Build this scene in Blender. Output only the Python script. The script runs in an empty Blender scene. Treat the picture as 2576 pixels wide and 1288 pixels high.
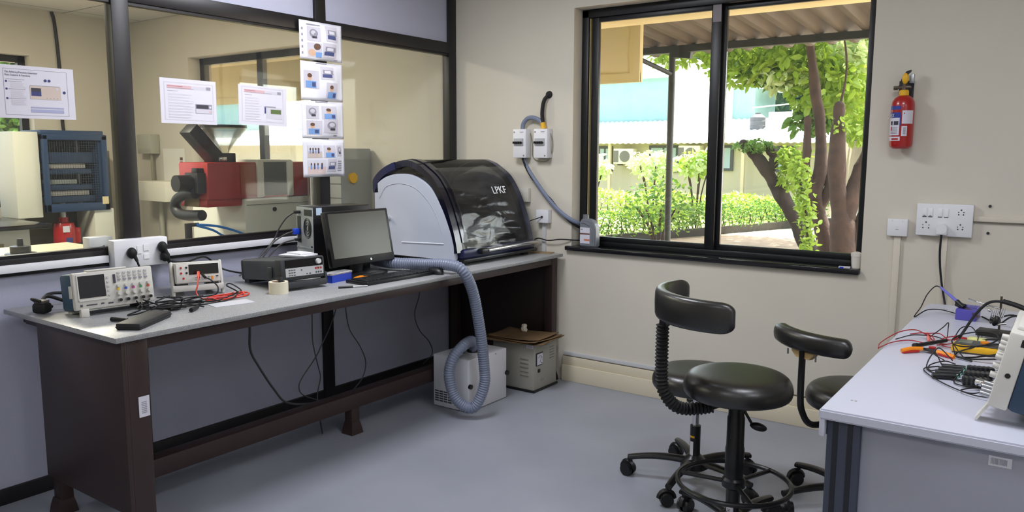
import bpy, bmesh, math, random
from mathutils import Vector, Matrix, Quaternion
random.seed(7)
PI = math.pi
scene = bpy.context.scene
COL = scene.collection

# ------------------------------------------------------------------ helpers
def lin(r, g, b):
    f = lambda c: (c / 255 / 12.92) if c / 255 <= .04045 else ((c / 255 + .055) / 1.055) ** 2.4
    return (f(r), f(g), f(b), 1)

MATS = {}
def mat(name, rgb, rough=.5, metal=0.0, spec=.5, noise=0.0, scale=12, bump=0.0, bscale=None, coat=0.0, alpha=1.0, transl=0.0):
    if name in MATS: return MATS[name]
    m = bpy.data.materials.new(name); m.use_nodes = True
    nt = m.node_tree; N = nt.nodes; L = nt.links
    b = N['Principled BSDF']
    c = lin(*rgb)
    b.inputs['Base Color'].default_value = c
    b.inputs['Roughness'].default_value = rough
    b.inputs['Metallic'].default_value = metal
    b.inputs['Specular IOR Level'].default_value = spec
    b.inputs['Coat Weight'].default_value = coat
    b.inputs['Alpha'].default_value = alpha
    if noise or bump:
        tc = N.new('ShaderNodeTexCoord')
    if noise:
        t = N.new('ShaderNodeTexNoise'); t.inputs['Scale'].default_value = scale; t.inputs['Detail'].default_value = 5
        L.new(tc.outputs['Object'], t.inputs['Vector'])
        r = N.new('ShaderNodeValToRGB')
        r.color_ramp.elements[0].position = .3; r.color_ramp.elements[1].position = .7
        r.color_ramp.elements[0].color = tuple(x * (1 - noise) for x in c[:3]) + (1,)
        r.color_ramp.elements[1].color = tuple(min(1, x * (1 + noise * .5)) for x in c[:3]) + (1,)
        L.new(t.outputs['Fac'], r.inputs['Fac']); L.new(r.outputs['Color'], b.inputs['Base Color'])
    if bump:
        t2 = N.new('ShaderNodeTexNoise'); t2.inputs['Scale'].default_value = bscale or scale * 3; t2.inputs['Detail'].default_value = 3
        L.new(tc.outputs['Object'], t2.inputs['Vector'])
        bp = N.new('ShaderNodeBump'); bp.inputs['Strength'].default_value = bump; bp.inputs['Distance'].default_value = .01
        L.new(t2.outputs['Fac'], bp.inputs['Height']); L.new(bp.outputs['Normal'], b.inputs['Normal'])
    if transl:
        tr = N.new('ShaderNodeBsdfTranslucent'); mx = N.new('ShaderNodeMixShader'); mx.inputs['Fac'].default_value = transl
        src = b.inputs['Base Color'].links
        if src: L.new(src[0].from_socket, tr.inputs['Color'])
        else: tr.inputs['Color'].default_value = c
        L.new(b.outputs['BSDF'], mx.inputs[1]); L.new(tr.outputs['BSDF'], mx.inputs[2])
        L.new(mx.outputs['Shader'], N['Material Output'].inputs['Surface'])
    MATS[name] = m
    return m

def glass_mat(name, tint=(1, 1, 1), fac=.08, rough=.02, haze=0.0, bump=0.0, bscale=8, edge=.5):
    m = bpy.data.materials.new(name); m.use_nodes = True
    nt = m.node_tree; N = nt.nodes; L = nt.links
    N.remove(N['Principled BSDF'])
    t = N.new('ShaderNodeBsdfTransparent'); t.inputs['Color'].default_value = (*tint, 1)
    g = N.new('ShaderNodeBsdfGlossy'); g.inputs['Roughness'].default_value = rough
    lw = N.new('ShaderNodeLayerWeight'); lw.inputs['Blend'].default_value = .25
    mu = N.new('ShaderNodeMath'); mu.operation = 'MULTIPLY_ADD'; mu.inputs[1].default_value = edge; mu.inputs[2].default_value = fac
    L.new(lw.outputs['Fresnel'], mu.inputs[0])
    mx = N.new('ShaderNodeMixShader'); L.new(mu.outputs[0], mx.inputs['Fac'])
    L.new(t.outputs[0], mx.inputs[1]); L.new(g.outputs[0], mx.inputs[2])
    out = mx
    if bump:
        tc = N.new('ShaderNodeTexCoord'); mp = N.new('ShaderNodeMapping'); mp.inputs['Scale'].default_value = (1, 1, 2.6)
        L.new(tc.outputs['Object'], mp.inputs['Vector'])
        n = N.new('ShaderNodeTexNoise'); n.inputs['Scale'].default_value = bscale; n.inputs['Detail'].default_value = 4; n.inputs['Distortion'].default_value = 1.2
        L.new(mp.outputs[0], n.inputs['Vector'])
        bp = N.new('ShaderNodeBump'); bp.inputs['Strength'].default_value = bump; bp.inputs['Distance'].default_value = .03
        L.new(n.outputs['Fac'], bp.inputs['Height']); L.new(bp.outputs['Normal'], g.inputs['Normal'])
    if haze:
        d = N.new('ShaderNodeBsdfDiffuse'); d.inputs['Color'].default_value = (.8, .8, .78, 1)  # pale diffuse share: haze over panes, cloudiness in clear plastics
        m2 = N.new('ShaderNodeMixShader'); m2.inputs['Fac'].default_value = haze
        L.new(mx.outputs[0], m2.inputs[1]); L.new(d.outputs[0], m2.inputs[2]); out = m2
    L.new(out.outputs[0], N['Material Output'].inputs['Surface'])
    MATS[name] = m
    return m

def smooth_pts(pts, k=6, closed=False):
    P = [Vector(p) for p in pts]; n = len(P); out = []
    rng = n if closed else n - 1
    for i in range(rng):
        p1 = P[i]; p2 = P[(i + 1) % n]
        p0 = P[i - 1] if (i > 0 or closed) else p1 * 2 - p2
        p3 = P[(i + 2) % n] if (i + 2 < n or closed) else p2 * 2 - p1
        for j in range(k):
            t = j / k
            out.append(.5 * ((2 * p1) + (p2 - p0) * t + (2 * p0 - 5 * p1 + 4 * p2 - p3) * t * t + (3 * p1 - p0 - 3 * p2 + p3) * t ** 3))
    if not closed: out.append(P[-1].copy())
    return out

class MB:
    """collects shapes and links them as ONE mesh object"""
    def __init__(s, m=None):
        s.bm = bmesh.new(); s.mats = []; s.cur = 0
        if m: s.use(m)
    def use(s, m):
        if m not in s.mats: s.mats.append(m)
        s.cur = s.mats.index(m); return s
    def _mark(s, n0):
        s.bm.faces.ensure_lookup_table()
        for f in s.bm.faces[n0:]: f.material_index = s.cur
    def face(s, vs):
        try:
            f = s.bm.faces.new(vs); f.material_index = s.cur; return f
        except ValueError: return None
    def box(s, c, d, R=None, bev=0.0, seg=2):
        n0 = len(s.bm.faces)
        M = Matrix.Translation(Vector(c)) @ (R.to_4x4() if R else Matrix.Identity(4)) @ Matrix.Diagonal((*d, 1))
        r = bmesh.ops.create_cube(s.bm, size=1, matrix=M)
        if bev:
            es = list({e for v in r['verts'] for e in v.link_edges})
            bmesh.ops.bevel(s.bm, geom=es, offset=bev, segments=seg, profile=.5, affect='EDGES')
        s._mark(n0); return s
    def bb(s, x0, x1, y0, y1, z0, z1, bev=0.0):
        return s.box(((x0 + x1) / 2, (y0 + y1) / 2, (z0 + z1) / 2), (x1 - x0, y1 - y0, z1 - z0), bev=bev)
    def rings(s, rs, closed=False, caps=True):
        V = [[s.bm.verts.new(p) for p in r] for r in rs]; n = len(V[0]); k = len(V)
        for i in range(k if closed else k - 1):
            a = V[i]; b = V[(i + 1) % k]
            for j in range(n): s.face((a[j], a[(j + 1) % n], b[(j + 1) % n], b[j]))
        if caps and not closed:
            s.face(V[0][::-1]); s.face(V[-1])
        return s
    def cyl(s, p0, p1, r0, r1=None, n=16):
        r1 = r0 if r1 is None else r1
        p0 = Vector(p0); p1 = Vector(p1); a = (p1 - p0).normalized()
        u = a.orthogonal().normalized(); w = a.cross(u)
        rs = []
        for p, r in ((p0, r0), (p1, r1)):
            rs.append([p + (u * math.cos(2 * PI * i / n) + w * math.sin(2 * PI * i / n)) * r for i in range(n)])
        return s.rings(rs)
    def tube(s, pts, r, n=8, closed=False, rf=None):
        P = [Vector(p) for p in pts]; k = len(P); rs = []; u = None
        for i in range(k):
            if closed: t = P[(i + 1) % k] - P[i - 1]
            else: t = P[min(i + 1, k - 1)] - P[max(i - 1, 0)]
            if t.length < 1e-9: t = Vector((0, 0, 1))
            t.normalize()
            if u is None: u = t.orthogonal().normalized()
            u = (u - t * u.dot(t))
            if u.length < 1e-6: u = t.orthogonal()
            u.normalize(); w = t.cross(u)
            rr = rf(i / (k - 1)) if rf else r
            rs.append([P[i] + (u * math.cos(2 * PI * j / n) + w * math.sin(2 * PI * j / n)) * rr for j in range(n)])
        return s.rings(rs, closed=closed)
    def wire(s, pts, r, n=6, k=6, closed=False):
        return s.tube(smooth_pts(pts, k, closed), r, n, closed)
    def lathe(s, prof, o=(0, 0, 0), M=None, n=24):
        M = M or Matrix.Identity(3); o = Vector(o)
        return s.rings([[o + M @ Vector((max(r, .0004) * math.cos(2 * PI * i / n), max(r, .0004) * math.sin(2 * PI * i / n), z)) for i in range(n)] for r, z in prof])
    def prism(s, poly, M, d):
        """polygon in local xy extruded along local z by d, placed by 4x4 M"""
        a = [s.bm.verts.new(M @ Vector((x, y, 0))) for x, y in poly]
        b = [s.bm.verts.new(M @ Vector((x, y, d))) for x, y in poly]
        n = len(poly)
        s.face(a[::-1]); s.face(b)
        for i in range(n): s.face((a[i], a[(i + 1) % n], b[(i + 1) % n], b[i]))
        return s
    def grid(s, fn, nu, nv):
        V = [[s.bm.verts.new(fn(i / nu, j / nv)) for j in range(nv + 1)] for i in range(nu + 1)]
        for i in range(nu):
            for j in range(nv): s.face((V[i][j], V[i + 1][j], V[i + 1][j + 1], V[i][j + 1]))
        return s
    def ball(s, c, r, R=None, n=16):
        n0 = len(s.bm.faces)
        r = (r, r, r) if isinstance(r, (int, float)) else r
        M = Matrix.Translation(Vector(c)) @ (R.to_4x4() if R else Matrix.Identity(4)) @ Matrix.Diagonal((*r, 1))
        bmesh.ops.create_uvsphere(s.bm, u_segments=n, v_segments=max(6, n // 2), radius=1, matrix=M)
        s._mark(n0); return s
    def obj(s, name, parent=None, smooth=True, ang=35):
        bmesh.ops.recalc_face_normals(s.bm, faces=s.bm.faces)
        me = bpy.data.meshes.new(name); s.bm.to_mesh(me); s.bm.free()
        for m in s.mats: me.materials.append(m)
        if smooth:
            me.shade_smooth(); me.set_sharp_from_angle(angle=math.radians(ang))
        o = bpy.data.objects.new(name, me); COL.objects.link(o)
        if parent: o.parent = parent
        return o

    def parts(s, name, parent=None, smooth=True, ang=35):
        """every separate piece becomes a part object of its own"""
        bm = s.bm; bm.verts.index_update(); seen = set(); out = []
        bmesh.ops.recalc_face_normals(bm, faces=bm.faces)
        for f0 in list(bm.faces):
            if f0 in seen: continue
            st_ = [f0]; isl = []; seen.add(f0)
            while st_:
                f = st_.pop(); isl.append(f)
                for v in f.verts:
                    for g in v.link_faces:
                        if g not in seen: seen.add(g); st_.append(g)
            n = MB()
            for m in s.mats: n.use(m)
            vm = {}
            for f in isl:
                for v in f.verts:
                    if v not in vm: vm[v] = n.bm.verts.new(v.co)
            for f in isl:
                q = n.bm.faces.new([vm[v] for v in f.verts]); q.material_index = f.material_index
            out.append(n.obj(name, parent, smooth, ang))
        bm.free(); return out

def thing(name, label, cat, loc=(0, 0, 0), rz=0, group=None, tilt=0):
    o = bpy.data.objects.new(name, None); COL.objects.link(o)
    o.empty_display_size = .05
    o.location = loc; o.rotation_euler = (tilt, 0, rz)
    o['label'] = label; o['category'] = cat
    if group: o['group'] = group
    return o
def tag(o, label, cat, group=None, kind=None):
    o['label'] = label; o['category'] = cat
    if group: o['group'] = group
    if kind: o['kind'] = kind
    return o
def struct(o):
    o['kind'] = 'structure'; return o
def children(o): return [c for c in COL.objects if c.parent == o]
def dup(root, loc, rz=None, label=None):
    r = root.copy(); COL.objects.link(r); r.location = loc
    if rz is not None: r.rotation_euler = (r.rotation_euler[0], 0, rz)
    if label: r['label'] = label
    for ch in children(root):
        c = ch.copy(); COL.objects.link(c); c.parent = r
        for g in children(ch):
            d = g.copy(); COL.objects.link(d); d.parent = c
    return r

def Rz(a): return Matrix.Rotation(a, 3, 'Z')
def Rx(a): return Matrix.Rotation(a, 3, 'X')
def Ry(a): return Matrix.Rotation(a, 3, 'Y')
def frame4(o, x, y):
    """4x4 with local x, y axes given, z = x cross y"""
    x = Vector(x).normalized(); y = Vector(y).normalized(); z = x.cross(y)
    M = Matrix((x, y, z)).transposed().to_4x4(); M.translation = Vector(o); return M
def lettering(body, size, m, parent, M, name='lettering', depth=.0006, align='CENTER', sx=1.0):
    cu = bpy.data.curves.new('lettering', 'FONT'); cu.body = body; cu.size = size; cu.extrude = depth
    cu.align_x = align; cu.align_y = 'CENTER'; cu.resolution_u = 2
    t = bpy.data.objects.new('tmp', cu); COL.objects.link(t)
    bpy.context.view_layer.update()
    dg = bpy.context.evaluated_depsgraph_get()
    me = bpy.data.meshes.new_from_object(t.evaluated_get(dg))
    COL.objects.unlink(t); bpy.data.objects.remove(t)
    me.transform(M @ Matrix.Diagonal((sx, 1, 1, 1))); me.materials.clear(); me.materials.append(m)
    o = bpy.data.objects.new(name, me); COL.objects.link(o)
    if parent: o.parent = parent
    return o

# ------------------------------------------------------------------ materials
cream = mat('cream_wall_paint', (214, 208, 193), .75, noise=.05, scale=1.3, bump=.04, bscale=40)
cream_out = mat('cream_outer_paint', (232, 220, 170), .8, noise=.06, scale=2)
lavender = mat('lavender_laminate', (176, 178, 196), .4, noise=.03, scale=120)
black_alu = mat('black_aluminium', (24, 23, 27), .38, spec=.5)
brown_alu = mat('dark_bronze_frame', (22, 18, 20), .42)
frame_mat = mat('black_window_frame', (16, 18, 20), .4)
white_pl = mat('white_plastic', (232, 232, 236), .35)
grey_pl = mat('pale_grey_plastic', (190, 190, 192), .45)
black_pl = mat('black_plastic', (18, 18, 20), .42)
rubber = mat('black_rubber', (14, 14, 15), .65)
brown_steel = mat('brown_enamelled_steel', (52, 36, 34), .45, noise=.08, scale=6)
chrome = mat('chrome', (215, 215, 215), .18, 1.0)
steel = mat('brushed_steel', (170, 172, 175), .38, 1.0)
dark_steel = mat('dark_steel', (70, 70, 72), .4, .8)
leather = mat('black_vinyl', (24, 23, 21), .34, spec=.8, bump=.04, bscale=160)
paper = mat('white_paper', (218, 216, 226), .6)
ink = mat('grey_ink', (150, 148, 160), .7)
ink_dk = mat('dark_ink', (62, 60, 72), .7)
ink_blue = mat('blue_ink', (60, 66, 120), .7)
blue_pl = mat('blue_plastic', (26, 66, 190), .4)
teal_dk = mat('dark_teal_plastic', (42, 72, 94), .5)
beige_pl = mat('pale_beige_plastic', (205, 202, 194), .45)
orange_pl = mat('orange_plastic', (236, 140, 25), .4)
yellow_pl = mat('yellow_plastic', (232, 178, 30), .4)
red_pl = mat('red_plastic', (176, 36, 36), .4)
red_paint = mat('red_paint', (170, 26, 26), .3, coat=.4)
granite_blk = mat('black_granite', (28, 28, 32), .12, noise=.3, scale=60)

def granite():
    m = bpy.data.materials.new('grey_granite'); m.use_nodes = True
    N = m.node_tree.nodes; L = m.node_tree.links; b = N['Principled BSDF']
    tc = N.new('ShaderNodeTexCoord')
    a = N.new('ShaderNodeTexNoise'); a.inputs['Scale'].default_value = 380; a.inputs['Detail'].default_value = 2
    v = N.new('ShaderNodeTexVoronoi'); v.inputs['Scale'].default_value = 130
    L.new(tc.outputs['Object'], a.inputs['Vector']); L.new(tc.outputs['Object'], v.inputs['Vector'])
    r = N.new('ShaderNodeValToRGB'); e = r.color_ramp.elements
    e[0].position = .34; e[0].color = lin(124, 128, 133); e[1].position = .68; e[1].color = lin(174, 180, 184)
    n = e.new(.5); n.color = lin(150, 155, 160)
    L.new(a.outputs['Fac'], r.inputs['Fac'])
    mx = N.new('ShaderNodeMix'); mx.data_type = 'RGBA'; mx.blend_type = 'MULTIPLY'; mx.inputs[0].default_value = .12
    L.new(r.outputs['Color'], mx.inputs[6]); L.new(v.outputs['Color'], mx.inputs[7])
    hs = N.new('ShaderNodeHueSaturation'); hs.inputs['Saturation'].default_value = .12
    L.new(mx.outputs[2], hs.inputs['Color']); L.new(hs.outputs['Color'], b.inputs['Base Color'])
    b.inputs['Roughness'].default_value = .32; b.inputs['Specular IOR Level'].default_value = .4
    MATS['granite'] = m
    return m
granite_gr = granite()

def floor_material():
    m = bpy.data.materials.new('grey_vinyl_floor'); m.use_nodes = True
    N = m.node_tree.nodes; L = m.node_tree.links; b = N['Principled BSDF']
    tc = N.new('ShaderNodeTexCoord')
    a = N.new('ShaderNodeTexNoise'); a.inputs['Scale'].default_value = 2.2; a.inputs['Detail'].default_value = 6
    L.new(tc.outputs['Object'], a.inputs['Vector'])
    r = N.new('ShaderNodeValToRGB'); e = r.color_ramp.elements
    e[0].position = .3; e[0].color = lin(146, 150, 160); e[1].position = .72; e[1].color = lin(158, 161, 170)
    L.new(a.outputs['Fac'], r.inputs['Fac']); L.new(r.outputs['Color'], b.inputs['Base Color'])
    b.inputs['Roughness'].default_value = .42
    f = N.new('ShaderNodeTexNoise'); f.inputs['Scale'].default_value = 300
    L.new(tc.outputs['Object'], f.inputs['Vector'])
    bp = N.new('ShaderNodeBump'); bp.inputs['Strength'].default_value = .05; bp.inputs['Distance'].default_value = .005
    L.new(f.outputs['Fac'], bp.inputs['Height']); L.new(bp.outputs['Normal'], b.inputs['Normal'])
    return m
def ceiling_material():
    m = bpy.data.materials.new('ceiling_tiles'); m.use_nodes = True
    N = m.node_tree.nodes; L = m.node_tree.links; b = N['Principled BSDF']
    tc = N.new('ShaderNodeTexCoord')
    br = N.new('ShaderNodeTexBrick'); br.offset = 0; br.inputs['Scale'].default_value = 1
    br.inputs['Brick Width'].default_value = .6; br.inputs['Row Height'].default_value = .6; br.inputs['Mortar Size'].default_value = .008
    br.inputs['Color1'].default_value = lin(222, 220, 212); br.inputs['Color2'].default_value = lin(214, 212, 206); br.inputs['Mortar'].default_value = lin(150, 148, 140)
    L.new(tc.outputs['Object'], br.inputs['Vector']); L.new(br.outputs['Color'], b.inputs['Base Color'])
    b.inputs['Roughness'].default_value = .8
    return m
win_glass = glass_mat('window_glass', (.97, .98, .97), .02, .02, haze=.015)  # diffuse share paints the glare haze over the view outside
part_glass = glass_mat('partition_glass', (.97, .98, .97), .01, .03, haze=.012, edge=.28)  # thin painted haze over the view into the next room
# ------------------------------------------------------------------ room shell
X0, XR, YB, ZC = -3.767, 5.2, -6.6, 2.5
fl = MB(floor_material()); fl.bb(X0 - .2, XR + .2, YB - .2, .05, -.06, 0); struct(fl.obj('floor', smooth=False))
ce = MB(ceiling_material()); ce.bb(X0 - .25, XR + .25, YB - .25, .3, ZC, ZC + .15); struct(ce.obj('ceiling', smooth=False))
# window wall, with the openings of this room's window and the next room's window
W1 = (.875, 2.466, .79, 2.165); W2 = (-2.922, -1.31, .86, 2.14)
wb = MB(cream)
xs = [X0 - .2, W2[0], W2[1], W1[0], W1[1], XR + .2]
wb.bb(xs[0], xs[1], 0, .22, 0, ZC); wb.bb(xs[2], xs[3], 0, .22, 0, ZC); wb.bb(xs[4], xs[5], 0, .22, 0, ZC)
for w in (W1, W2):
    wb.bb(w[0], w[1], 0, .22, 0, w[2]); wb.bb(w[0], w[1], 0, .22, w[3], ZC)
struct(wb.obj('wall_back', smooth=False))
wr = MB(cream); wr.bb(XR, XR + .2, YB, 0, 0, ZC); struct(wr.obj('wall_right', smooth=False))
wf = MB(cream); wf.bb(X0 - .2, XR + .2, YB - .2, YB, 0, ZC); struct(wf.obj('wall_front', smooth=False))
# far side wall of the next room, with its own window
W3 = (-2.6, -.88, .90, 2.126)   # y0, y1, z0, z1
wl = MB(cream)
wl.bb(X0 - .2, X0, YB, W3[0], 0, ZC); wl.bb(X0 - .2, X0, W3[1], 0, 0, ZC)
wl.bb(X0 - .2, X0, W3[0], W3[1], 0, W3[2]); wl.bb(X0 - .2, X0, W3[0], W3[1], W3[3], ZC)
struct(wl.obj('wall_far', smooth=False))

# glazed partition on x = 0 : black aluminium frame, lavender panels, glass
RB0, RB1, TL, TU = .878, .945, 1.966, 2.033
MULL = [(-.072, -.004), (-1.136, -1.067), (-2.2055, -2.1305), (-3.27, -3.2), (-4.34, -4.27), (-5.41, -5.34), (YB, YB + .07)]
pf = MB(brown_alu)
for i, (a, b) in enumerate(MULL):
    pf.bb(-.045, .012, a, b, 0, ZC, bev=.003)
for i in range(len(MULL) - 1):
    y0 = MULL[i + 1][1]; y1 = MULL[i][0]
    for z0, z1 in ((0, .0601), (RB0, RB1), (TL, TU), (ZC - .05, ZC)):
        pf.bb(-.045, .010, y0 - .002, y1 + .002, z0, z1, bev=.003)
    pf.bb(-.03, .004, y0, y1, RB1 - .002, RB1 + .012); pf.bb(-.03, .004, y0, y1, TL - .012, TL + .002)
pf.obj('trim_1')['kind'] = 'structure'
pp = MB(lavender)
for i in range(len(MULL) - 1):
    y0 = MULL[i + 1][1]; y1 = MULL[i][0]
    pp.bb(-.03, -.008, y0, y1, .06, RB0); pp.bb(-.03, -.008, y0, y1, TU, ZC - .05)
struct(pp.obj('wall_left', smooth=False))
for i in range(len(MULL) - 1):
    y0 = MULL[i + 1][1]; y1 = MULL[i][0]
    g = MB(part_glass); g.bb(-.020, -.014, y0, y1, RB1, TL); struct(g.obj('window_%d' % (i + 4), smooth=False))

# stepped cream baseboard of the window wall and the flat trunking lying on it
bs = MB(mat('cream_baseboard', (222, 212, 186), .6))
bs.bb(.835, XR, -.028, -.0005, 0, .098, bev=.003); bs.bb(.835, XR, -.018, -.0005, .098, .148, bev=.003)
struct(bs.obj('baseboard_back'))
ln = MB(mat('dark_line', (105, 96, 84), .8)); ln.bb(.835, XR, -.012, -.0005, .148, .153); struct(ln.obj('trim_2', smooth=False))  # narrow dark strip along the top of the baseboard

# window of this room: outer frame, two sliding sashes, granite sill
wn = MB(frame_mat)
wn.bb(.875, .918, .09, .17, .81, 2.16, bev=.003); wn.bb(2.425, 2.466, .09, .17, .81, 2.16, bev=.003)
wn.bb(.875, 2.466, .09, .17, 2.118, 2.165, bev=.003); wn.bb(.875, 2.466, .09, .17, .81, .838, bev=.003)
wn1 = struct(wn.obj('window_1'))
def sash(x0, x1, y, st0, st1):
    s = MB(frame_mat)
    s.bb(x0, x0 + st0, y, y + .025, .838, 2.118, bev=.002); s.bb(x1 - st1, x1, y, y + .025, .838, 2.118, bev=.002)
    s.bb(x0 + st0, x1 - st1, y, y + .025, 2.092, 2.118, bev=.002); s.bb(x0 + st0, x1 - st1, y, y + .025, .838, .866, bev=.002)
    o = s.obj('sash', wn1)
    g = MB(win_glass); g.bb(x0 + st0, x1 - st1, y + .010, y + .014, .866, 2.092); g.obj('pane', o, smooth=False)
    return o
sash(.932, 1.70, .105, .045, .052)
sash(1.672, 2.425, .135, .05, .012)
st = MB(mat('bronze_weather_strip', (176, 160, 110), .5)); st.bb(.921, .926, .10, .13, .84, 2.115); st.obj('weather_strip', wn1, smooth=False)
lt = MB(mat('lit_stile_grey', (128, 122, 126), .5)); lt.bb(1.655, 1.70, .1035, .1045, 2.03, 2.155); lt.obj('lit_stile_strip', wn1, smooth=False)  # grey strip paints the light on the upper meeting stile
sl = MB(granite_blk); sl.bb(.845, 2.4655, -.03, .09, .786, .812, bev=.006); struct(sl.obj('trim_3'))

def simple_window(name, a0, a1, z0, z1, plane, axis):
    f = MB(frame_mat); t = .055; mid = (a0 + a1) / 2
    def put(u0, u1, w0, w1, mb, th=.05):
        if axis == 'x': mb.bb(u0, u1, plane, plane + th, w0, w1)
        else: mb.bb(plane, plane + th, u0, u1, w0, w1)
    put(a0, a0 + t, z0, z1, f); put(a1 - t, a1, z0, z1, f); put(a0, a1, z1 - t, z1, f); put(a0, a1, z0, z0 + t, f); put(mid - .03, mid + .03, z0, z1, f)
    o = struct(f.obj(name, smooth=False))
    for u0, u1 in ((a0 + t, mid - .03), (mid + .03, a1 - t)):
        g = MB(win_glass); put(u0, u1, z0 + t, z1 - t, g, .005); g.obj('pane', o, smooth=False)
simple_window('window_2', W2[0], W2[1], W2[2], W2[3], .11, 'x')
simple_window('window_3', W3[0], W3[1], W3[2], W3[3], X0 - .14, 'y')
# ------------------------------------------------------------------ outside
GZ = -.15
soil = mat('dry_soil', (146, 126, 104), .95, noise=.25, scale=3, bump=.3, bscale=30)
lawn_m = mat('sunlit_lawn', (140, 150, 84), .95, noise=.2, scale=5, bump=.3, bscale=60)
conc = mat('pale_concrete', (226, 220, 205), .9, noise=.08, scale=2)
metal_wh = mat('white_metal_sheet', (236, 236, 232), .5)
teal_cl = mat('teal_cladding', (146, 186, 182), .6, noise=.08, scale=4)
dk_green = mat('dark_green_steel', (40, 48, 46), .5)
bark = mat('brown_bark', (66, 46, 34), .9, noise=.4, scale=9, bump=.6, bscale=26)
bark_dk = mat('dark_bark', (54, 44, 36), .9, noise=.4, scale=9, bump=.6, bscale=26)
leaf_y = mat('yellow_green_leaves', (150, 178, 62), .5, transl=.45)
leaf_g = mat('mid_green_leaves', (90, 128, 48), .5, transl=.35)
leaf_p = mat('pale_leaves', (200, 216, 158), .5, transl=.35)
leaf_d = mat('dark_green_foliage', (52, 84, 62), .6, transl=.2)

gr = MB(soil); gr.bb(-30, 22, .23, 10.5, GZ - .3, GZ); gr.bb(-40, -4.05, -14, .23, GZ - .3, GZ); struct(gr.obj('ground', smooth=False))
gp = MB(conc); gp.bb(-40, 30, 10.5, 60, GZ - .3, GZ); struct(gp.obj('ground_paving', smooth=False))
la = MB(lawn_m)
la.prism([(-20, 5.6), (-4.2, 5.6), (-.9, 14.6), (-.9, 15.5), (-20, 15.5)], Matrix.Translation((0, 0, GZ)), .03); struct(la.obj('lawn', smooth=False))
kb = MB(mat('grey_kerb_stone', (62, 56, 48), .9)); d = Vector((.33, .944)); a = Vector((-5.0, 2.55)); b = Vector((-.75, 14.7)); n = Vector((.944, -.33))
kb.prism([a + n * .1, b + n * .1, b, a], Matrix.Translation((0, 0, GZ)), .14); struct(kb.obj('kerb', smooth=False))

def leaves(mb, cnt, sampler, size, droop=.5):
    """real leaf blades: folded four-corner leaves scattered through a volume"""
    for _ in range(cnt):
        p = Vector(sampler()); s = size * random.uniform(.55, 1.15)
        a = Vector((random.gauss(0, 1), random.gauss(0, 1), random.gauss(-droop, .6))).normalized()
        u = a.orthogonal().normalized(); u.rotate(Quaternion(a, random.uniform(0, 6.28))); w = a.cross(u)
        V = mb.bm.verts.new
        t0 = V(p); t1 = V(p + a * s * .28 + u * s * .23 + w * s * .07); t2 = V(p + a * s * .66 + u * s * .21 + w * s * .07); t3 = V(p + a * s); t4 = V(p + a * s * .66 - u * s * .21 + w * s * .07); t5 = V(p + a * s * .28 - u * s * .23 + w * s * .07)
        mb.face((t0, t1, t2, t3)); mb.face((t0, t3, t4, t5))
def blob(c, r):
    def f():
        while 1:
            v = Vector((random.uniform(-1, 1), random.uniform(-1, 1), random.uniform(-1, 1)))
            if .25 < v.length < 1: return (c[0] + v.x * r[0], c[1] + v.y * r[1], c[2] + v.z * r[2])
    return f
def along(a, b, wid, h0, h1):
    a = Vector(a); b = Vector(b)
    dd = (b - a); nn = Vector((dd.y, -dd.x)).normalized()
    def f():
        t = random.random(); q = a + dd * t + nn * random.uniform(-wid / 2, wid / 2)
        return (q.x, q.y, h0 + (h1 - h0) * (1 - random.random() ** 1.7) + .04 * math.sin(t * 40))
    return f
def hedge(name, label, a, b, wid, h0, h1, cnt, size, m1, m2, stems=40):
    t = thing(name, label, 'hedge', ((a[0] + b[0]) / 2, (a[1] + b[1]) / 2, GZ))
    o = Vector((t.location.x, t.location.y))
    aa = Vector(a) - o; bb_ = Vector(b) - o
    f = MB(m1); leaves(f, cnt, along(aa, bb_, wid, h0, h1), size, .1); f.use(m2); leaves(f, cnt // 2, along(aa, bb_, wid, h0, h1), size, .1)
    f.obj('foliage', t, smooth=False)
    s = MB(bark)
    for i in range(stems):
        q = aa.lerp(bb_, (i + random.random()) / stems); e = random.uniform(-.12, .12)
        s.cyl((q.x, q.y, 0), (q.x + e, q.y + e, h1 * .8), .012, .006, 5)
    s.obj('stems', t)
    return t
hedge('clipped_hedge', 'long clipped green hedge beside the kerb, nearest the window', (-4.6, 3.9), (-1.2, 13.6), .55, .14, .54, 6500, .07, leaf_g, leaf_y, 90)
hedge('clipped_hedge', 'sunlit low hedge in front of the far cream building', (-12, 13.2), (-1.2, 13.9), .9, .15, .56, 4200, .11, leaf_y, leaf_p, 60)

def shrub(name, label, c, h, r, cnt, size, ms, n_st=7, cat='shrub', group=None):
    t = thing(name, label, cat, (c[0], c[1], GZ), group=group)
    f = MB()
    for m in ms:
        f.use(m); leaves(f, cnt // len(ms), blob((0, 0, h - r[2]), r), size, .2)
    f.obj('foliage', t, smooth=False)
    s = MB(bark)
    for i in range(n_st):
        a = 2 * PI * i / n_st + .3; q = (math.cos(a) * r[0] * .6, math.sin(a) * r[1] * .6, h - r[2] * 1.1)
        s.wire([(math.cos(a) * .05, math.sin(a) * .05, 0), (q[0] * .4, q[1] * .4, q[2] * .55), q], .014, 5, 3)
    s.parts('stem', t)
    return t
shrub('bushy_shrub', 'yellow green bush with upright stems beside the awning post', (-1.9, 7.1), 1.18, (.58, .45, .46), 800, .095, (leaf_y, leaf_g), 9)
G = 'pale leaved shrubs by the far building'
shrub('pale_shrub', 'pale leaved shrub at the left edge of the window view', (-4.35, 9.3), 1.52, (.40, .40, .27), 420, .15, (leaf_p,), 5, group=G)
shrub('pale_shrub', 'pale leaved shrub just left of the awning post', (-3.4, 10.0), 1.58, (.48, .4, .27), 460, .15, (leaf_p,), 5, group=G)
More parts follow.
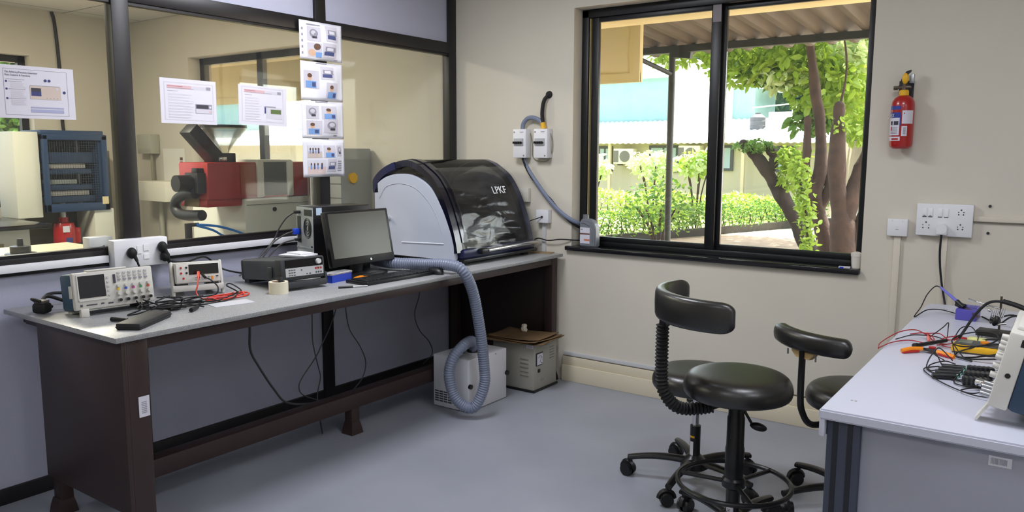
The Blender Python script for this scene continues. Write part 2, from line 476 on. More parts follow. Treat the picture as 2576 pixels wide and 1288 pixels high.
shrub('pale_shrub', 'pale leaved shrub just right of the awning post', (-2.75, 10.6), 1.58, (.40, .4, .27), 400, .15, (leaf_p, leaf_y), 5, group=G)

def tree(name, label, limbs, m, crown=None, group=None, core=None):
    o = Vector(limbs[0][0][0])
    t = thing(name, label, 'tree', (o.x, o.y, GZ), group=group)
    base = Vector((o.x, o.y, GZ))
    for i, (pts, r0, r1) in enumerate(limbs):
        b = MB(m); pp_ = smooth_pts([Vector(p) - base for p in pts], 5)
        ph = random.random() * 6
        b.tube(pp_, r0, 12, rf=lambda u: (r0 + (r1 - r0) * u ** .6) * (1 + .09 * math.sin(u * 17 + ph) + .05 * math.sin(u * 41)))
        b.ball(pp_[-1], r1 * 1.02, n=12); b.obj('trunk' if i == 0 else 'branch', t)
    if crown:
        f = MB()
        for (c, r, n, size, mm) in crown:
            n = int(n * 1.5)
            f.use(mm); leaves(f, n, blob(Vector(c) - base, r), size, .5)
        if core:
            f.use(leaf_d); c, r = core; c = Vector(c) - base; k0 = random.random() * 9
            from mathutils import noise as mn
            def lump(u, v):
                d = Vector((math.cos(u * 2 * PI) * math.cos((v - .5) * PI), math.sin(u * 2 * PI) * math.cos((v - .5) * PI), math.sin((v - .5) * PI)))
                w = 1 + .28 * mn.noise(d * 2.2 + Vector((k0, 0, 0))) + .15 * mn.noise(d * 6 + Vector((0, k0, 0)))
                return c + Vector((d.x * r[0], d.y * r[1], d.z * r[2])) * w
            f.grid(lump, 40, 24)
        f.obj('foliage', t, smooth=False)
    return t
tree('leaning_tree', 'leaning sawn-off trunk sprouting small leaves at its tip', [
    ([(.234, 7.88, -.21), (.005, 7.80, .306), (-.242, 7.70, .765), (-.406, 7.63, 1.051), (-.567, 7.55, 1.309)], .135, .085),
    ([(-.55, 7.56, 1.27), (-.746, 7.45, 1.50)], .08, .065), ([(-.43, 7.62, 1.08), (-.36, 7.70, 1.281), (-.44, 7.65, 1.46)], .085, .07)], bark_dk,
    [((-.62, 7.5, 1.47), (.3, .25, .10), 160, .09, leaf_g), ((-.1, 7.6, 1.15), (.16, .2, .3), 220, .11, leaf_y), ((-.05, 7.5, 1.35), (.25, .2, .16), 120, .11, leaf_y)])
tree('forked_tree', 'slender forked tree with a tall bare stem and broad light leaves', [
    ([(.785, 6.43, -.156), (.729, 6.44, .194), (.625, 6.43, .593), (.558, 6.43, .84), (.60, 6.50, 1.192), (.539, 6.56, 1.791), (.475, 6.562, 2.09), (.419, 6.578, 2.439), (.326, 6.575, 2.95)], .135, .05),
    ([(.56, 6.43, .86), (.451, 6.39, 1.141), (.439, 6.425, 1.391), (.416, 6.47, 1.79)], .07, .045),
    ([(.6, 6.421, .62), (.70, 6.50, .88), (.68, 6.565, 1.192)], .07, .055)], bark,
    [((-.65, 7.0, 2.62), (.55, .4, .33), 420, .15, leaf_y), ((-.3, 7.3, 2.5), (.5, .4, .22), 220, .16, leaf_g), ((.1, 7.0, 2.62), (.5, .4, .3), 330, .15, leaf_y),
     ((.45, 7.2, 2.2), (.5, .4, .42), 420, .17, leaf_y), ((-.05, 7.2, 2.42), (.5, .4, .22), 260, .16, leaf_p), ((.3, 7.2, 1.8), (.32, .3, .2), 160, .15, leaf_g), ((.62, 7.6, 2.65), (.5, .4, .3), 330, .17, leaf_p),
     ((-1.35, 6.6, 2.72), (.5, .3, .14), 150, .13, leaf_y), ((.72, 7.9, 2.0), (.3, .4, .5), 260, .16, leaf_y), ((-.3, 6.9, 3.6), (1.9, 1.8, .6), 2600, .2, leaf_g), ((1.5, 5.4, 3.5), (1.8, 1.7, .5), 2200, .2, leaf_g), ((-2.6, 5.6, 3.7), (1.5, 1.6, .5), 1200, .2, leaf_g), ((-.6, 10.4, 3.7), (2.1, 1.7, .8), 3600, .2, leaf_g), ((.9, 9.5, 3.2), (1.0, .8, .9), 1100, .2, leaf_y), ((-.9, 9.6, 3.0), (.9, .6, .4), 500, .18, leaf_y)])  # high clumps out of view are added to shade trunks and ground
tree('stumped_tree', 'thick brown tree with two lopped limbs at the right of the window', [
    ([(1.065, 6.018, -.16), (1.02, 6.04, .252), (.985, 6.078, .60), (.90, 6.087, 1.05), (.866, 6.148, 1.627), (.858, 6.189, 1.921)], .205, .065),
    ([(1.01, 6.07, .30), (1.03, 6.10, .66), (1.09, 6.201, 1.011), (1.17, 6.3, 1.296), (1.26, 6.40, 1.62)], .13, .075),
    ([(1.086, 6.071, .10), (1.17, 6.179, .50), (1.27, 6.28, .9)], .09, .07),
    ([(.86, 6.19, 1.90), (.90, 6.25, 2.3), (.86, 6.3, 2.65), (.78, 6.3, 2.9)], .015, .010)], bark,
    [((.9, 6.1, 1.72), (.1, .1, .1), 24, .09, leaf_y)])
vt = thing('young_climber', 'bright feathery light green climber in front of the tree trunks', 'plant', (.82, 5.27, GZ))
s = MB(bark); pv = [(0, 0, 0), (-.03, .03, .72), (-.12, .04, 1.13), (-.165, .055, 1.45)]; s.wire(pv, .016, 6); s.obj('stem', vt)
f = MB(leaf_y); sp = smooth_pts(pv, 20)
for q in sp:
    for _ in range(12):
        leaves(f, 1, lambda q=q: (q.x + random.gauss(0, .05), q.y + random.gauss(0, .05), q.z + random.gauss(0, .03)), .085, .3)
f.obj('foliage', vt, smooth=False)

# trees behind the far buildings
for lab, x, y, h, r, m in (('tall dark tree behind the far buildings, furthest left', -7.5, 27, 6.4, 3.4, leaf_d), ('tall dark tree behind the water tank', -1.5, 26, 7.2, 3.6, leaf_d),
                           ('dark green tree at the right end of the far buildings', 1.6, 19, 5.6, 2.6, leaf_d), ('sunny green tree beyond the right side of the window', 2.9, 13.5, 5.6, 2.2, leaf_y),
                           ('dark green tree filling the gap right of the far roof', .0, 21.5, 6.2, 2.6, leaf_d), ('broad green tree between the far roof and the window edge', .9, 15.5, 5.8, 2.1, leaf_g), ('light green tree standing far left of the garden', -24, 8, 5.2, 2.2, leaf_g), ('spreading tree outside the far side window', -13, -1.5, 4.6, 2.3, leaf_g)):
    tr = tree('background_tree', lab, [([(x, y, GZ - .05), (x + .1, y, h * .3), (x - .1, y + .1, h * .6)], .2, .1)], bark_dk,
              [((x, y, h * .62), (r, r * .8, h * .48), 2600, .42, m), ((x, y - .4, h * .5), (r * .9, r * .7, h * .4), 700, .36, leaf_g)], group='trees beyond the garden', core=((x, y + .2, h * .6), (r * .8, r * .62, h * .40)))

# awning : corrugated sheet on a beam and steel posts
aw = thing('corrugated_awning', 'brown corrugated awning on a dark steel beam outside the window', 'awning', (.483, 2.2, GZ))
o = Vector(aw.location)
rs = MB(mat('brown_roof_sheet', (92, 84, 72), .6, noise=.6, scale=.7))
NX = 560; xa, xb = -5.0, 4.4
def sheet(u, v):
    x = xa + (xb - xa) * u; y = .25 + 2.35 * v; ph = (x / .165) % 1
    w = (.5 - .5 * math.cos(2 * PI * min(ph * 1.25, 1)))
    return Vector((x, y, 2.405 - .068 * y + .034 * (w - .5) * 2)) - o
rs.grid(sheet, NX, 6)
ro = rs.obj('roof_sheet', aw)
sm = ro.modifiers.new('thickness', 'SOLIDIFY'); sm.thickness = .004
bm_ = MB(dk_green); bm_.bb(xa - o.x, xb - o.x, -.03, .03, 2.168 - GZ, 2.222 - GZ); bm_.obj('beam', aw)
for px in (.483, -3.1, 4.0):
    p = MB(dk_green); p.cyl((px - o.x, 0, 0), (px - o.x, 0, 2.19 - GZ), .027); p.obj('post', aw)
br = MB(dk_green); br.box((.09, -.02, 2.145 - GZ), (.17, .05, .05), R=Ry(.12)); br.cyl((0, -.03, 2.0 - GZ), (-.35, -1.2, 2.30 - GZ), .018); br.obj('bracket', aw)
lb = MB(cream_out); lb.bb(-5.0, 4.6, .225, .52, 2.125, 2.62, bev=.004); struct(lb.obj('trim_4'))
hb = thing('cream_panel_box', 'cream panelled box with raised border hanging under the awning outside', 'panel', (0, 1.0, 1.835))
b = MB(cream_out); b.bb(-5.2, .79, .010, .045, .0, .52); b.obj('body', hb)
b = MB(cream_out); b.bb(-5.2, .79, 0, .02, 0, .062); b.bb(.715, .79, 0, .02, .062, .5); b.obj('border', hb)

# far buildings
bl = thing('cream_building', 'long low cream building with white lean-to roof across the garden', 'building', (-6, 16, GZ))
o = Vector(bl.location)
def rel(mb, x0, x1, y0, y1, z0, z1): mb.bb(x0 - o.x, x1 - o.x, y0 - o.y, y1 - o.y, z0 - o.z, z1 - o.z)
w = MB(mat('far_cream_paint', (176, 166, 142), .85)); rel(w, -36, -1.6, 16, 16.3, GZ, 1.72); rel(w, -1.9, -1.6, 16.3, 20, GZ, 1.7); w.obj('wall', bl, smooth=False)
r = MB(metal_wh)
def lean(u, v):
    x = -36 + 34.9 * u; xt = -36 + 33.0 * u
    xx = x + (xt - x) * v
    return Vector((xx, 15.5 + 2.6 * v, 1.625 + .70 * v + .012 * math.sin(x / .17 * 2 * PI))) - o
r.grid(lean, 2000, 2); rr = r.obj('roof', bl); q = rr.modifiers.new('thickness', 'SOLIDIFY'); q.thickness = .012
for x0, x1, z0, z1 in ((-7.95, -7.5, .85, 1.56), (-6.36, -5.5, .86, 1.58), (-4.55, -4.0, .92, 1.58), (-2.9, -2.45, .9, 1.55)):
    m = MB(mat('far_window_frame', (52, 54, 60), .5)); rel(m, x0, x1, 15.95, 16.02, z0, z1); wo = m.obj('window', bl, smooth=False)
    m = MB(mat('far_window_pane', (150, 168, 176), .15)); md = (x0 + x1) / 2
    rel(m, x0 + .07, md - .03, 15.94, 15.96, z0 + .07, z1 - .07); rel(m, md + .03, x1 - .07, 15.94, 15.96, z0 + .07, z1 - .07); m.obj('pane', wo, smooth=False)
for x in (-7.4, -3.62):
    m = MB(mat('pale_post', (196, 180, 150), .7)); rel(m, x - .04, x + .04, 15.6, 15.68, GZ, 1.62); m.obj('veranda_post', bl, smooth=False)
def ac(x, z, label):
    t = thing('air_conditioner_unit', label, 'air conditioner', (x, 15.72, z), group='air conditioner units on the far wall')
    b = MB(mat('far_white_metal', (214, 206, 178), .5)); b.bb(-.30, .30, -.14, .14, 0, .42, bev=.02); b.obj('casing', t)
    b = MB(mat('far_grille', (96, 92, 84), .6)); b.cyl((.05, -.14, .21), (.05, -.155, .21), .155, n=20); b.obj('fan_grille', t)
    b = MB(mat('far_grille', (96, 92, 84), .6)); b.bb(-.29, -.14, -.146, -.138, .05, .37); b.obj('side_grille', t)
    b = MB(dark_steel); b.bb(-.25, -.21, 0, .27, -.04, 0); b.bb(.21, .25, 0, .27, -.04, 0); b.obj('bracket', t)
ac(-6.96, 1.07, 'air conditioner unit on the far wall left of the awning post')
ac(-5.05, 1.15, 'air conditioner unit on the far wall right of the awning post')
ub = thing('teal_clad_building', 'taller teal and white clad building behind the cream one', 'building', (-6.8, 18.2, GZ))
o = Vector(ub.location)
def relp(mb, poly, y0, y1): mb.prism([(x - o.x, z - o.z) for x, z in poly], Matrix(((1, 0, 0, 0), (0, 0, -1, y1 - o.y), (0, 1, 0, 0), (0, 0, 0, 1))), y1 - y0)
m = MB(teal_cl); relp(m, [(-38, GZ), (-6.75, GZ), (-6.75, 3.6), (-38, 3.6)], 18.2, 20); m.obj('cladding', ub, smooth=False)
m = MB(mat('white_clad_glare', (244, 242, 232), .7)); relp(m, [(-26, GZ), (-12, GZ), (-12, 3.62), (-26, 3.62)], 18.12, 18.19); relp(m, [(-6.75, GZ), (-4.88, GZ), (-4.88, 3.3), (-6.75, 3.75)], 18.15, 20); m.obj('white_wall_glare', ub, smooth=False)  # the long white slab paints the overexposed glare behind the next room's window
m = MB(teal_cl); relp(m, [(-4.88, GZ), (-4.25, GZ), (-4.25, 3.22), (-4.88, 3.22)], 18.2, 20); m.obj('end_cladding', ub, smooth=False)
m = MB(metal_wh); relp(m, [(-38.3, 3.6), (-6.7, 3.6), (-5.0, 3.32), (-3.95, 3.14), (-3.9, 3.22), (-5.3, 3.75), (-7.2, 4.45), (-38.3, 4.45)], 17.8, 20.4); m.obj('roof', ub, smooth=False)
tk = thing('water_tank', 'ribbed grey water tank on the far roof', 'water tank', (-3.75, 17.0, 1.98))
b = MB(mat('grey_tank', (84, 86, 90), .6)); b.lathe([(.0, 0), (.2, 0), (.2, .1), (.21, .11), (.2, .12), (.2, .22), (.21, .23), (.2, .24), (.2, .33), (.12, .40), (.07, .42), (.07, .45), (0, .45)]); b.obj('tank_body', tk)
pw = thing('roof_parapet_block', 'cream block with thin white railing beside the water tank', 'parapet', (-3.1, 17.2, 1.93))
b = MB(conc); b.bb(-.40, .36, -.1, .5, 0, .52); b.obj('block', pw, smooth=False)
b = MB(metal_wh); b.tube([(-.9, .1, .66), (.15, .1, .73)], .015); b.tube([(.15, .1, .45), (.15, .1, 1.1)], .012); b.tube([(.25, .1, .45), (.25, .1, .75)], .012); b.obj('railing', pw)
# ------------------------------------------------------------------ next room, seen through the glass
mach_cream = mat('machine_cream', (216, 216, 202), .5)
mach_red = mat('machine_red', (158, 40, 38), .42, noise=.08, scale=4)
press_blue = mat('press_blue', (32, 58, 92), .5)
grey_box = mat('grey_box_paint', (176, 176, 160), .6)

# injection moulding machine
im = thing('moulding_machine', 'red and cream injection moulding machine in the next room', 'machine', (-1.5, -.6, 0))
o = Vector(im.location)
def rb(mb, x0, x1, y0, y1, z0, z1, bev=.006): mb.bb(x0 - o.x, x1 - o.x, y0 - o.y, y1 - o.y, z0, z1, bev=bev)
b = MB(mach_cream); rb(b, -1.8, -1.2, -.735, -.14, 0, 1.045, .008); base = b.obj('base_cabinet', im)
b = MB(mat('seam_grey', (130, 130, 120), .6)); rb(b, -1.201, -1.197, -.72, -.16, 1.000, 1.004, 0); rb(b, -1.75, -1.25, -.737, -.734, 1.0, 1.004, 0); b.obj('door_seam', base)
b = MB(dark_steel); b.cyl((-1.2 - o.x, -.50 - o.y, .965), (-1.19 - o.x, -.50 - o.y, .965), .014); b.obj('lock', base)
b = MB(mach_red); rb(b, -1.52, -1.2, -1.0, -.16, 1.046, 1.285, .012); rb(b, -1.52, -1.22, -1.0, -.74, 1.0, 1.05); b.obj('barrel_cover', im)
b = MB(mat('purge_orange', (150, 70, 40), .25)); rb(b, -1.199, -1.195, -.76, -.645, 1.07, 1.27, 0); b.obj('side_window', im, smooth=False)
g = MB(mat('guard_cream', (214, 214, 200), .45))
for y0, y1 in ((-.635, -.58), (-.39, -.335)): rb(g, -1.5, -1.185, y0, y1, 1.05, 1.295, .012)
rb(g, -1.5, -1.19, -.625, -.345, 1.285, 1.30, .006); gd = g.obj('safety_guard', im)
b = MB(mat('smoked_acrylic', (54, 62, 64), .12)); rb(b, -1.205, -1.197, -.58, -.39, 1.06, 1.285, 0); b.obj('guard_window', gd, smooth=False)
b = MB(mat('tan_plate', (128, 112, 84), .6)); rb(b, -1.46, -1.30, -1.006, -1.0, 1.0, 1.075, 0); b.obj('end_plate', im, smooth=False)
b = MB(black_pl); b.cyl((-1.30 - o.x, -1.0 - o.y, 1.155), (-1.30 - o.x, -1.16 - o.y, 1.155), .052); rb(b, -1.36, -1.22, -1.06, -.99, 1.09, 1.22); rb(b, -1.30, -1.24, -1.05, -.99, 1.21, 1.25); b.obj('blower_motor', im)
b = MB(mat('green_tag', (30, 130, 90), .5)); rb(b, -1.41, -1.37, -1.02, -1.0, 1.18, 1.215, 0); b.obj('green_tag', im, smooth=False)
b = MB(mat('black_hose', (26, 26, 28), .5)); hp = [(-1.26, -1.05, 1.09), (-1.36, -1.05, 1.085), (-1.46, -1.05, 1.05), (-1.495, -1.05, .997), (-1.45, -1.05, .955), (-1.33, -1.05, .948), (-1.20, -1.05, .955)]
b.wire([Vector(q) - o for q in hp], .034, 12, 6); b.obj('blower_hose', im)
b = MB(mat('hopper_black', (38, 38, 40), .5)); b.box((-1.35 - o.x, -.915 - o.y, 1.385), (.12, .085, .32), R=Rx(.76), bev=.01); rb(b, -1.40, -1.28, -.83, -.73, 1.28, 1.345); b.obj('feed_throat', im)
b = MB(chrome); rb(b, -1.285, -1.275, -.86, -.80, 1.29, 1.32); b.obj('latch', im)
hm = glass_mat('hopper_clear', (.95, .95, .92), .05, .08, haze=.10)
b = MB(hm); b.lathe([(.028, 0), (.04, .03), (.14, .155), (.14, .165), (.136, .165), (.036, .03), (.024, 0)], (-1.33 - o.x, -.78 - o.y, 1.345)); hp_ = b.obj('hopper', im)
b = MB(black_pl); b.lathe([(0, 0), (.148, 0), (.148, .018), (0, .018)], (-1.33 - o.x, -.78 - o.y, 1.508)); b.obj('hopper_lid', hp_)
b = MB(mat('air_hose_blue', (26, 120, 200), .4))
b.wire([Vector(q) - o for q in [(-1.19, -1.10, .90), (-1.17, -.98, .885), (-1.16, -.86, .85), (-1.15, -.74, .80)]], .008); b.wire([Vector(q) - o for q in [(-1.19, -1.10, .895), (-1.17, -1.0, .86), (-1.17, -.93, .82), (-1.16, -.84, .785)]], .008); b.obj('air_hose', im)
b = MB(dark_steel); b.cyl((-1.2 - o.x, -1.15 - o.y, .91), (-1.2 - o.x, -1.15 - o.y, .77), .022); b.cyl((-1.2 - o.x, -1.15 - o.y, .90), (-1.2 - o.x, -1.08 - o.y, .90), .012); b.obj('air_regulator', im)
b = MB(mach_cream); rb(b, -1.5, -1.22, -1.13, -.735, 0, .78); b.obj('end_cabinet', im)

cc = thing('control_cabinet', 'tall grey control cabinet against the window wall of the next room', 'cabinet', (-.92, -.2, 0))
b = MB(mat('cabinet_grey', (150, 152, 146), .5)); b.bb(-.17, .17, -.10, .18, 0, 1.378, bev=.006); cb_ = b.obj('body', cc)
b = MB(mat('cabinet_seam', (108, 110, 104), .6)); b.bb(-.165, .171, -.104, -.099, 1.14, 1.144); b.bb(-.165, .171, -.104, -.099, 1.045, 1.049); b.bb(.04, .045, -.104, -.099, .3, 1.20); b.obj('seams', cb_, smooth=False)
b = MB(yellow_pl); b.cyl((.17, 0, 1.18), (.19, 0, 1.18), .035); b.obj('emergency_knob', cc)
pi = MB(chrome); pi.cyl((-1.0, -.33, 1.01), (-1.0, -.33, 1.30), .028); tag(pi.obj('steel_pipe'), 'upright silver pipe behind the desktop tower, in the next room', 'pipe')
pi2 = MB(chrome); pi2.cyl((-1.0, -.33, 0), (-1.0, -.33, 1.012), .028); pi2.obj('pipe_lower', bpy.data.objects['steel_pipe'])

# hot press with guarded front, standing by the far wall
pr = thing('hydraulic_press', 'dark blue laboratory press with a mesh guard in the next room', 'press', (-3.35, -.83, 0))
o = Vector(pr.location)
b = MB(mach_cream); rb(b, -3.52, -3.22, -1.28, -1.10, .845, 1.50); b.obj('side_cabinet', pr)
b = MB(mach_cream); rb(b, -3.5, -3.2, -.72, -.56, 0, .89); rb(b, -3.5, -3.3, -1.08, -.95, 0, .55); b.obj('column', pr)
b = MB(press_blue)
rb(b, -3.22, -3.18, -1.09, -1.05, .88, 1.48); rb(b, -3.22, -3.18, -.64, -.595, .88, 1.48); rb(b, -3.22, -3.18, -1.09, -.595, 1.44, 1.485); rb(b, -3.22, -3.18, -1.09, -.595, .88, .945)
rb(b, -3.52, -3.18, -1.10, -.62, 1.48, 1.515); b.obj('guard_frame', pr)
b = MB(mat('guard_wire', (60, 70, 78), .5))
for i in range(1, 22): y = -1.05 + .41 * i / 22; b.tube([(-3.2 - o.x, y - o.y, .945), (-3.2 - o.x, y - o.y, 1.44)], .0012, 4)
for i in range(1, 26): z = .945 + .495 * i / 26; b.tube([(-3.2 - o.x, -1.05 - o.y, z), (-3.2 - o.x, -.64 - o.y, z)], .0012, 4)
b.obj('wire_mesh', pr)
b = MB(press_blue); rb(b, -3.5, -3.2, -.66, -.635, .93, 1.48); rb(b, -3.5, -3.24, -1.06, -.66, 1.26, 1.345); rb(b, -3.5, -3.24, -1.06, -.70, 1.175, 1.215); rb(b, -3.5, -3.24, -1.06, -.70, 1.05, 1.09); rb(b, -3.5, -3.24, -1.06, -.68, .95, 1.0); b.obj('crossheads', pr)
b = MB(mat('platen_grey', (176, 172, 164), .5)); rb(b, -3.46, -3.26, -1.03, -.74, 1.218, 1.258); rb(b, -3.46, -3.26, -1.02, -.72, 1.004, 1.045); b.obj('platens', pr)
b = MB(mat('sample_grey', (150, 156, 150), .6)); rb(b, -3.42, -3.28, -1.03, -.80, 1.095, 1.13); b.obj('mould', pr)
b = MB(steel); 
for y in (-1.03, -.71): b.cyl((-3.44 - o.x, y - o.y, .88), (-3.44 - o.x, y - o.y, 1.5), .02)
b.cyl((-3.32 - o.x, -.91 - o.y, .83), (-3.32 - o.x, -.91 - o.y, .96), .022); b.obj('guide_rods', pr)
b = MB(mat('press_back', (92, 88, 72), .7)); rb(b, -3.56, -3.52, -1.10, -.56, .3, 1.5); b.obj('back_plate', pr)
b = MB(mat('yellow_tag', (224, 206, 160), .6)); rb(b, -3.179, -3.177, -.66, -.61, .93, .99, 0); b.obj('warning_label', pr, smooth=False)
b = MB(mach_cream); rb(b, -3.6, -3.1, -1.15, -.5, .50, .55); b.obj('table_plate', pr)
bj = thing('bottle_jack', 'red hydraulic bottle jack under the blue press', 'jack', (-3.32, -.91, .55))
b = MB(red_paint); b.lathe([(.10, 0), (.10, .05), (.08, .06), (.08, .20), (.07, .235), (.035, .24), (.035, .28), (0, .28)]); b.box((0, .095, .13), (.05, .05, .13), bev=.01); b.obj('jack_body', bj)
b = MB(paper); b.box((.08, -.02, .19), (.004, .05, .05)); b.obj('jack_label', bj, smooth=False)
b = MB(mat('jack_blue_label', (60, 70, 130), .6)); b.box((.079, -.0, .10), (.006, .05, .04)); b.obj('blue_label', bj, smooth=False)

t = thing('black_topped_bench', 'cream bench with a glossy black top by the far window', 'bench', (-3.15, -1.95, 0))
b = MB(granite_blk); b.bb(-.55, .57, -.8, .62, .818, .85, bev=.004); b.obj('worktop', t)
b = MB(mach_cream); b.bb(-.5, .45, -.75, .52, 0, .818); b.obj('cabinet', t, smooth=False)
b = MB(mat('drawer_olive', (150, 140, 104), .7)); b.bb(.449, .453, -.6, .35, .58, .72); b.obj('drawer', t, smooth=False)  # drawer front in a darker olive than the cabinet
t = thing('white_side_table', 'pale topped table just behind the glass at far left', 'table', (-.93, -2.3, 0))
b = MB(mat('pale_table_top', (210, 206, 176), .35)); b.bb(-.82, .82, -.75, .68, .775, .80, bev=.004); b.obj('tabletop', t)
b = MB(mach_cream); b.bb(-.78, .78, -.71, .64, .0, .775); b.obj('cabinet', t, smooth=False)
fx = thing('metal_flange', 'small round metal flange lying on the pale table behind glass', 'flange', (-1.33, -2.06, .80))
b = MB(dark_steel); b.lathe([(.0, 0), (.075, 0), (.075, .008), (.05, .012), (.05, .045), (.016, .05), (.014, .085), (0, .085)]); b.obj('flange_body', fx)
wc = MB(mat('cable_black', (30, 30, 32), .6)); wc.wire([(-3.755, -.69, 2.499), (-3.755, -.672, 2.404), (-3.755, -.657, 2.05), (-3.755, -.662, 1.589), (-3.755, -.644, 1.50), (-3.70, -.66, 1.42)], .014, 8)
tag(wc.obj('wall_cable'), 'thick black cable down the wall of the next room', 'cable')
jb = thing('junction_box', 'dusty grey switch box on the next room wall', 'switch box', (-3.52, -.05, 1.42))
b = MB(grey_box); b.bb(-.11, .11, -.04, .048, -.085, .085, bev=.006); b.cyl((-.11, 0, 0), (-.15, 0, 0), .02); b.obj('box', jb)
b = MB(mat('box_cable', (150, 146, 120), .6)); b.cyl((.05, 0, -.08), (.06, 0, -.5), .012); b.obj('cable_drop', jb)
nt = MB(mat('notice_grey', (232, 230, 222), .7)); nt.bb(-3.35, -3.02, -.012, -.002, 1.03, 1.38)
no = tag(nt.obj('wall_notice', smooth=False), 'grey notice sheet on the next room wall', 'notice')
b = MB(ink_dk); b.use(mat('notice_print', (110, 78, 78), .7))
for k in range(6): b.bb(-3.09, -3.05, -.0135, -.011, 1.10 + k * .036, 1.125 + k * .036)
b.obj('printed_column', no, smooth=False)
cx_ = MB(mat('cream_box', (230, 226, 210), .6)); cx_.bb(-3.42, -3.0, -.22, -.002, .93, 1.10, bev=.006); tag(cx_.obj('wall_box'), 'long cream box under the notice in the next room', 'box')
cx_ = MB(grey_box); cx_.cyl((-3.36, -.05, 0), (-3.36, -.05, .93), .022); tag(cx_.obj('grey_pipe'), 'grey drain pipe below the long cream box', 'pipe')
b = MB(mat('grey_rail', (120, 120, 110), .6)); b.bb(-3.72, -3.6, -.5, -.36, 0, 1.36, bev=.004); tag(b.obj('upright_rail'), 'grey upright rail standing right of the press', 'rail')
ob = thing('socket_box', 'small white socket box behind the glass beside the white outlet panel', 'socket', (-.075, -2.275, .955))
b = MB(white_pl); b.bb(-.028, .028, -.05, .05, -.045, .04, bev=.004); b.obj('box', ob)
b = MB(black_pl); b.cyl((.027, .01, .0), (.0295, .01, .0), .004); b.obj('screw', ob)
b = MB(white_pl); b.bb(-.03, .02, -.055, .055, -.155, -.04); b.obj('mount', ob, smooth=False)
# ------------------------------------------------------------------ long lab bench along the partition
lb_ = thing('lab_bench', 'long dark brown steel lab bench with two grey granite tops by the partition', 'bench', (.42, -1.35, 0))
o = Vector(lb_.location)
def rb(mb, x0, x1, y0, y1, z0, z1, bev=.003): mb.bb(x0 - o.x, x1 - o.x, y0 - o.y, y1 - o.y, z0, z1, bev=bev)
b = MB(granite_gr); rb(b, .016, .823, -2.689, -.898, .742, .76, .002); b.obj('worktop', lb_)
b = MB(granite_gr); rb(b, .016, .838, -.894, -.032, .747, .765, .002); b.obj('worktop', lb_)
b = MB(brown_steel); rb(b, .76, .80, -2.645, -.035, .702, .742); rb(b, .03, .07, -2.63, -.035, .702, .742); rb(b, .07, .76, -2.638, -2.60, .702, .742); b.obj('apron', lb_)
b = MB(brown_steel); rb(b, .215, .802, -2.662, -2.645, .145, .7415); b.obj('end_panel', lb_)
b = MB(mat('brown_panel_shaded', (40, 29, 27), .45)); rb(b, .06, .765, -.06, -.045, .145, .742); b.obj('end_panel', lb_)  # shaded copy of the brown enamel; under-bench darkness is in the colour
for x, y in ((.775, -2.60), (.775, -.062), (.245, -2.625), (.06, -.075)):
    b = MB(brown_steel); rb(b, x - .027, x + .027, y - .027 if y > -1 else -2.646, y + .027, .03, .742)
    b.lathe([(.036, .06), (.046, .03), (.052, 0)][::-1], (x - o.x, y - o.y, 0), Rz(PI / 4), 4); b.obj('leg', lb_)
b = MB(brown_steel); rb(b, .455, .525, -2.64, -.06, .128, .20); b.obj('foot_rail', lb_)
b = MB(brown_steel); rb(b, .47, .52, -1.42, -1.37, .03, .13); b.lathe([(.052, 0), (.046, .03), (.036, .06)], (.495 - o.x, -1.395 - o.y, 0), Rz(PI / 4), 4); b.obj('leg', lb_)
b = MB(paper); rb(b, .802, .8035, -2.615, -2.578, .475, .545, .0); b.use(ink)
for k in range(7): rb(b, .8034, .804, -2.606, -2.588, .488 + k * .006, .491 + k * .006, 0)
b.obj('barcode_sticker', lb_, smooth=False)

def knob(mb, x, y, z, r, d=.012):
    mb.cyl((x, y, z), (x, y - d, z), r, r * .85, 14)
# oscilloscope on the bench
R = math.radians
sc = thing('oscilloscope', 'pale oscilloscope with dark blue back and dark screen on the granite bench', 'oscilloscope', (.361, -2.46, .777), R(84.1), tilt=R(-8))
b = MB(beige_pl); b.bb(-.1415, .1415, -.058, -.030, 0, .135, bev=.006); b.obj('front_bezel', sc)
b = MB(teal_dk); b.bb(-.1445, .1445, -.034, .066, -.002, .134, bev=.012); b.obj('rear_case', sc)
b = MB(beige_pl); b.bb(-.09, .05, -.056, -.02, .134, .142, bev=.004); b.bb(-.1455, -.1425, -.045, -.02, .045, .09); b.obj('handle', sc)
b = MB(mat('scope_screen', (44, 44, 48), .18)); b.bb(-.126, -.034, -.0595, -.057, .042, .122); b.obj('screen', sc, smooth=False)
b = MB(beige_pl); b.bb(-.13, -.0295, -.061, -.057, .0315, .0375); b.bb(-.13, -.126, -.061, -.057, .0315, .126); b.obj('screen_surround', sc, smooth=False)
b = MB(ink_dk); b.bb(-.105, -.068, -.0595, -.0575, .014, .018); b.bb(-.055, -.044, -.0595, -.0575, .014, .019); b.bb(-.126, -.118, -.0595, -.0575, .012, .020); b.bb(-.03, -.012, -.0592, -.0575, .012, .017); b.obj('front_slots', sc, smooth=False)
bt = MB(grey_pl)
for i in range(5): bt.bb(-.0275, -.0205, -.0605, -.057, .042 + i * .016, .048 + i * .016)
for i in range(6):
    for k in range(3): bt.use(grey_pl if k else ink); bt.bb(.012 + i * .0195, .022 + i * .0195, -.061, -.057, .094 + k * .012, .100 + k * .012)
bt.use(ink_dk); bt.bb(-.004, .004, -.061, -.057, .085, .117)
bt.obj('buttons', sc, smooth=False)
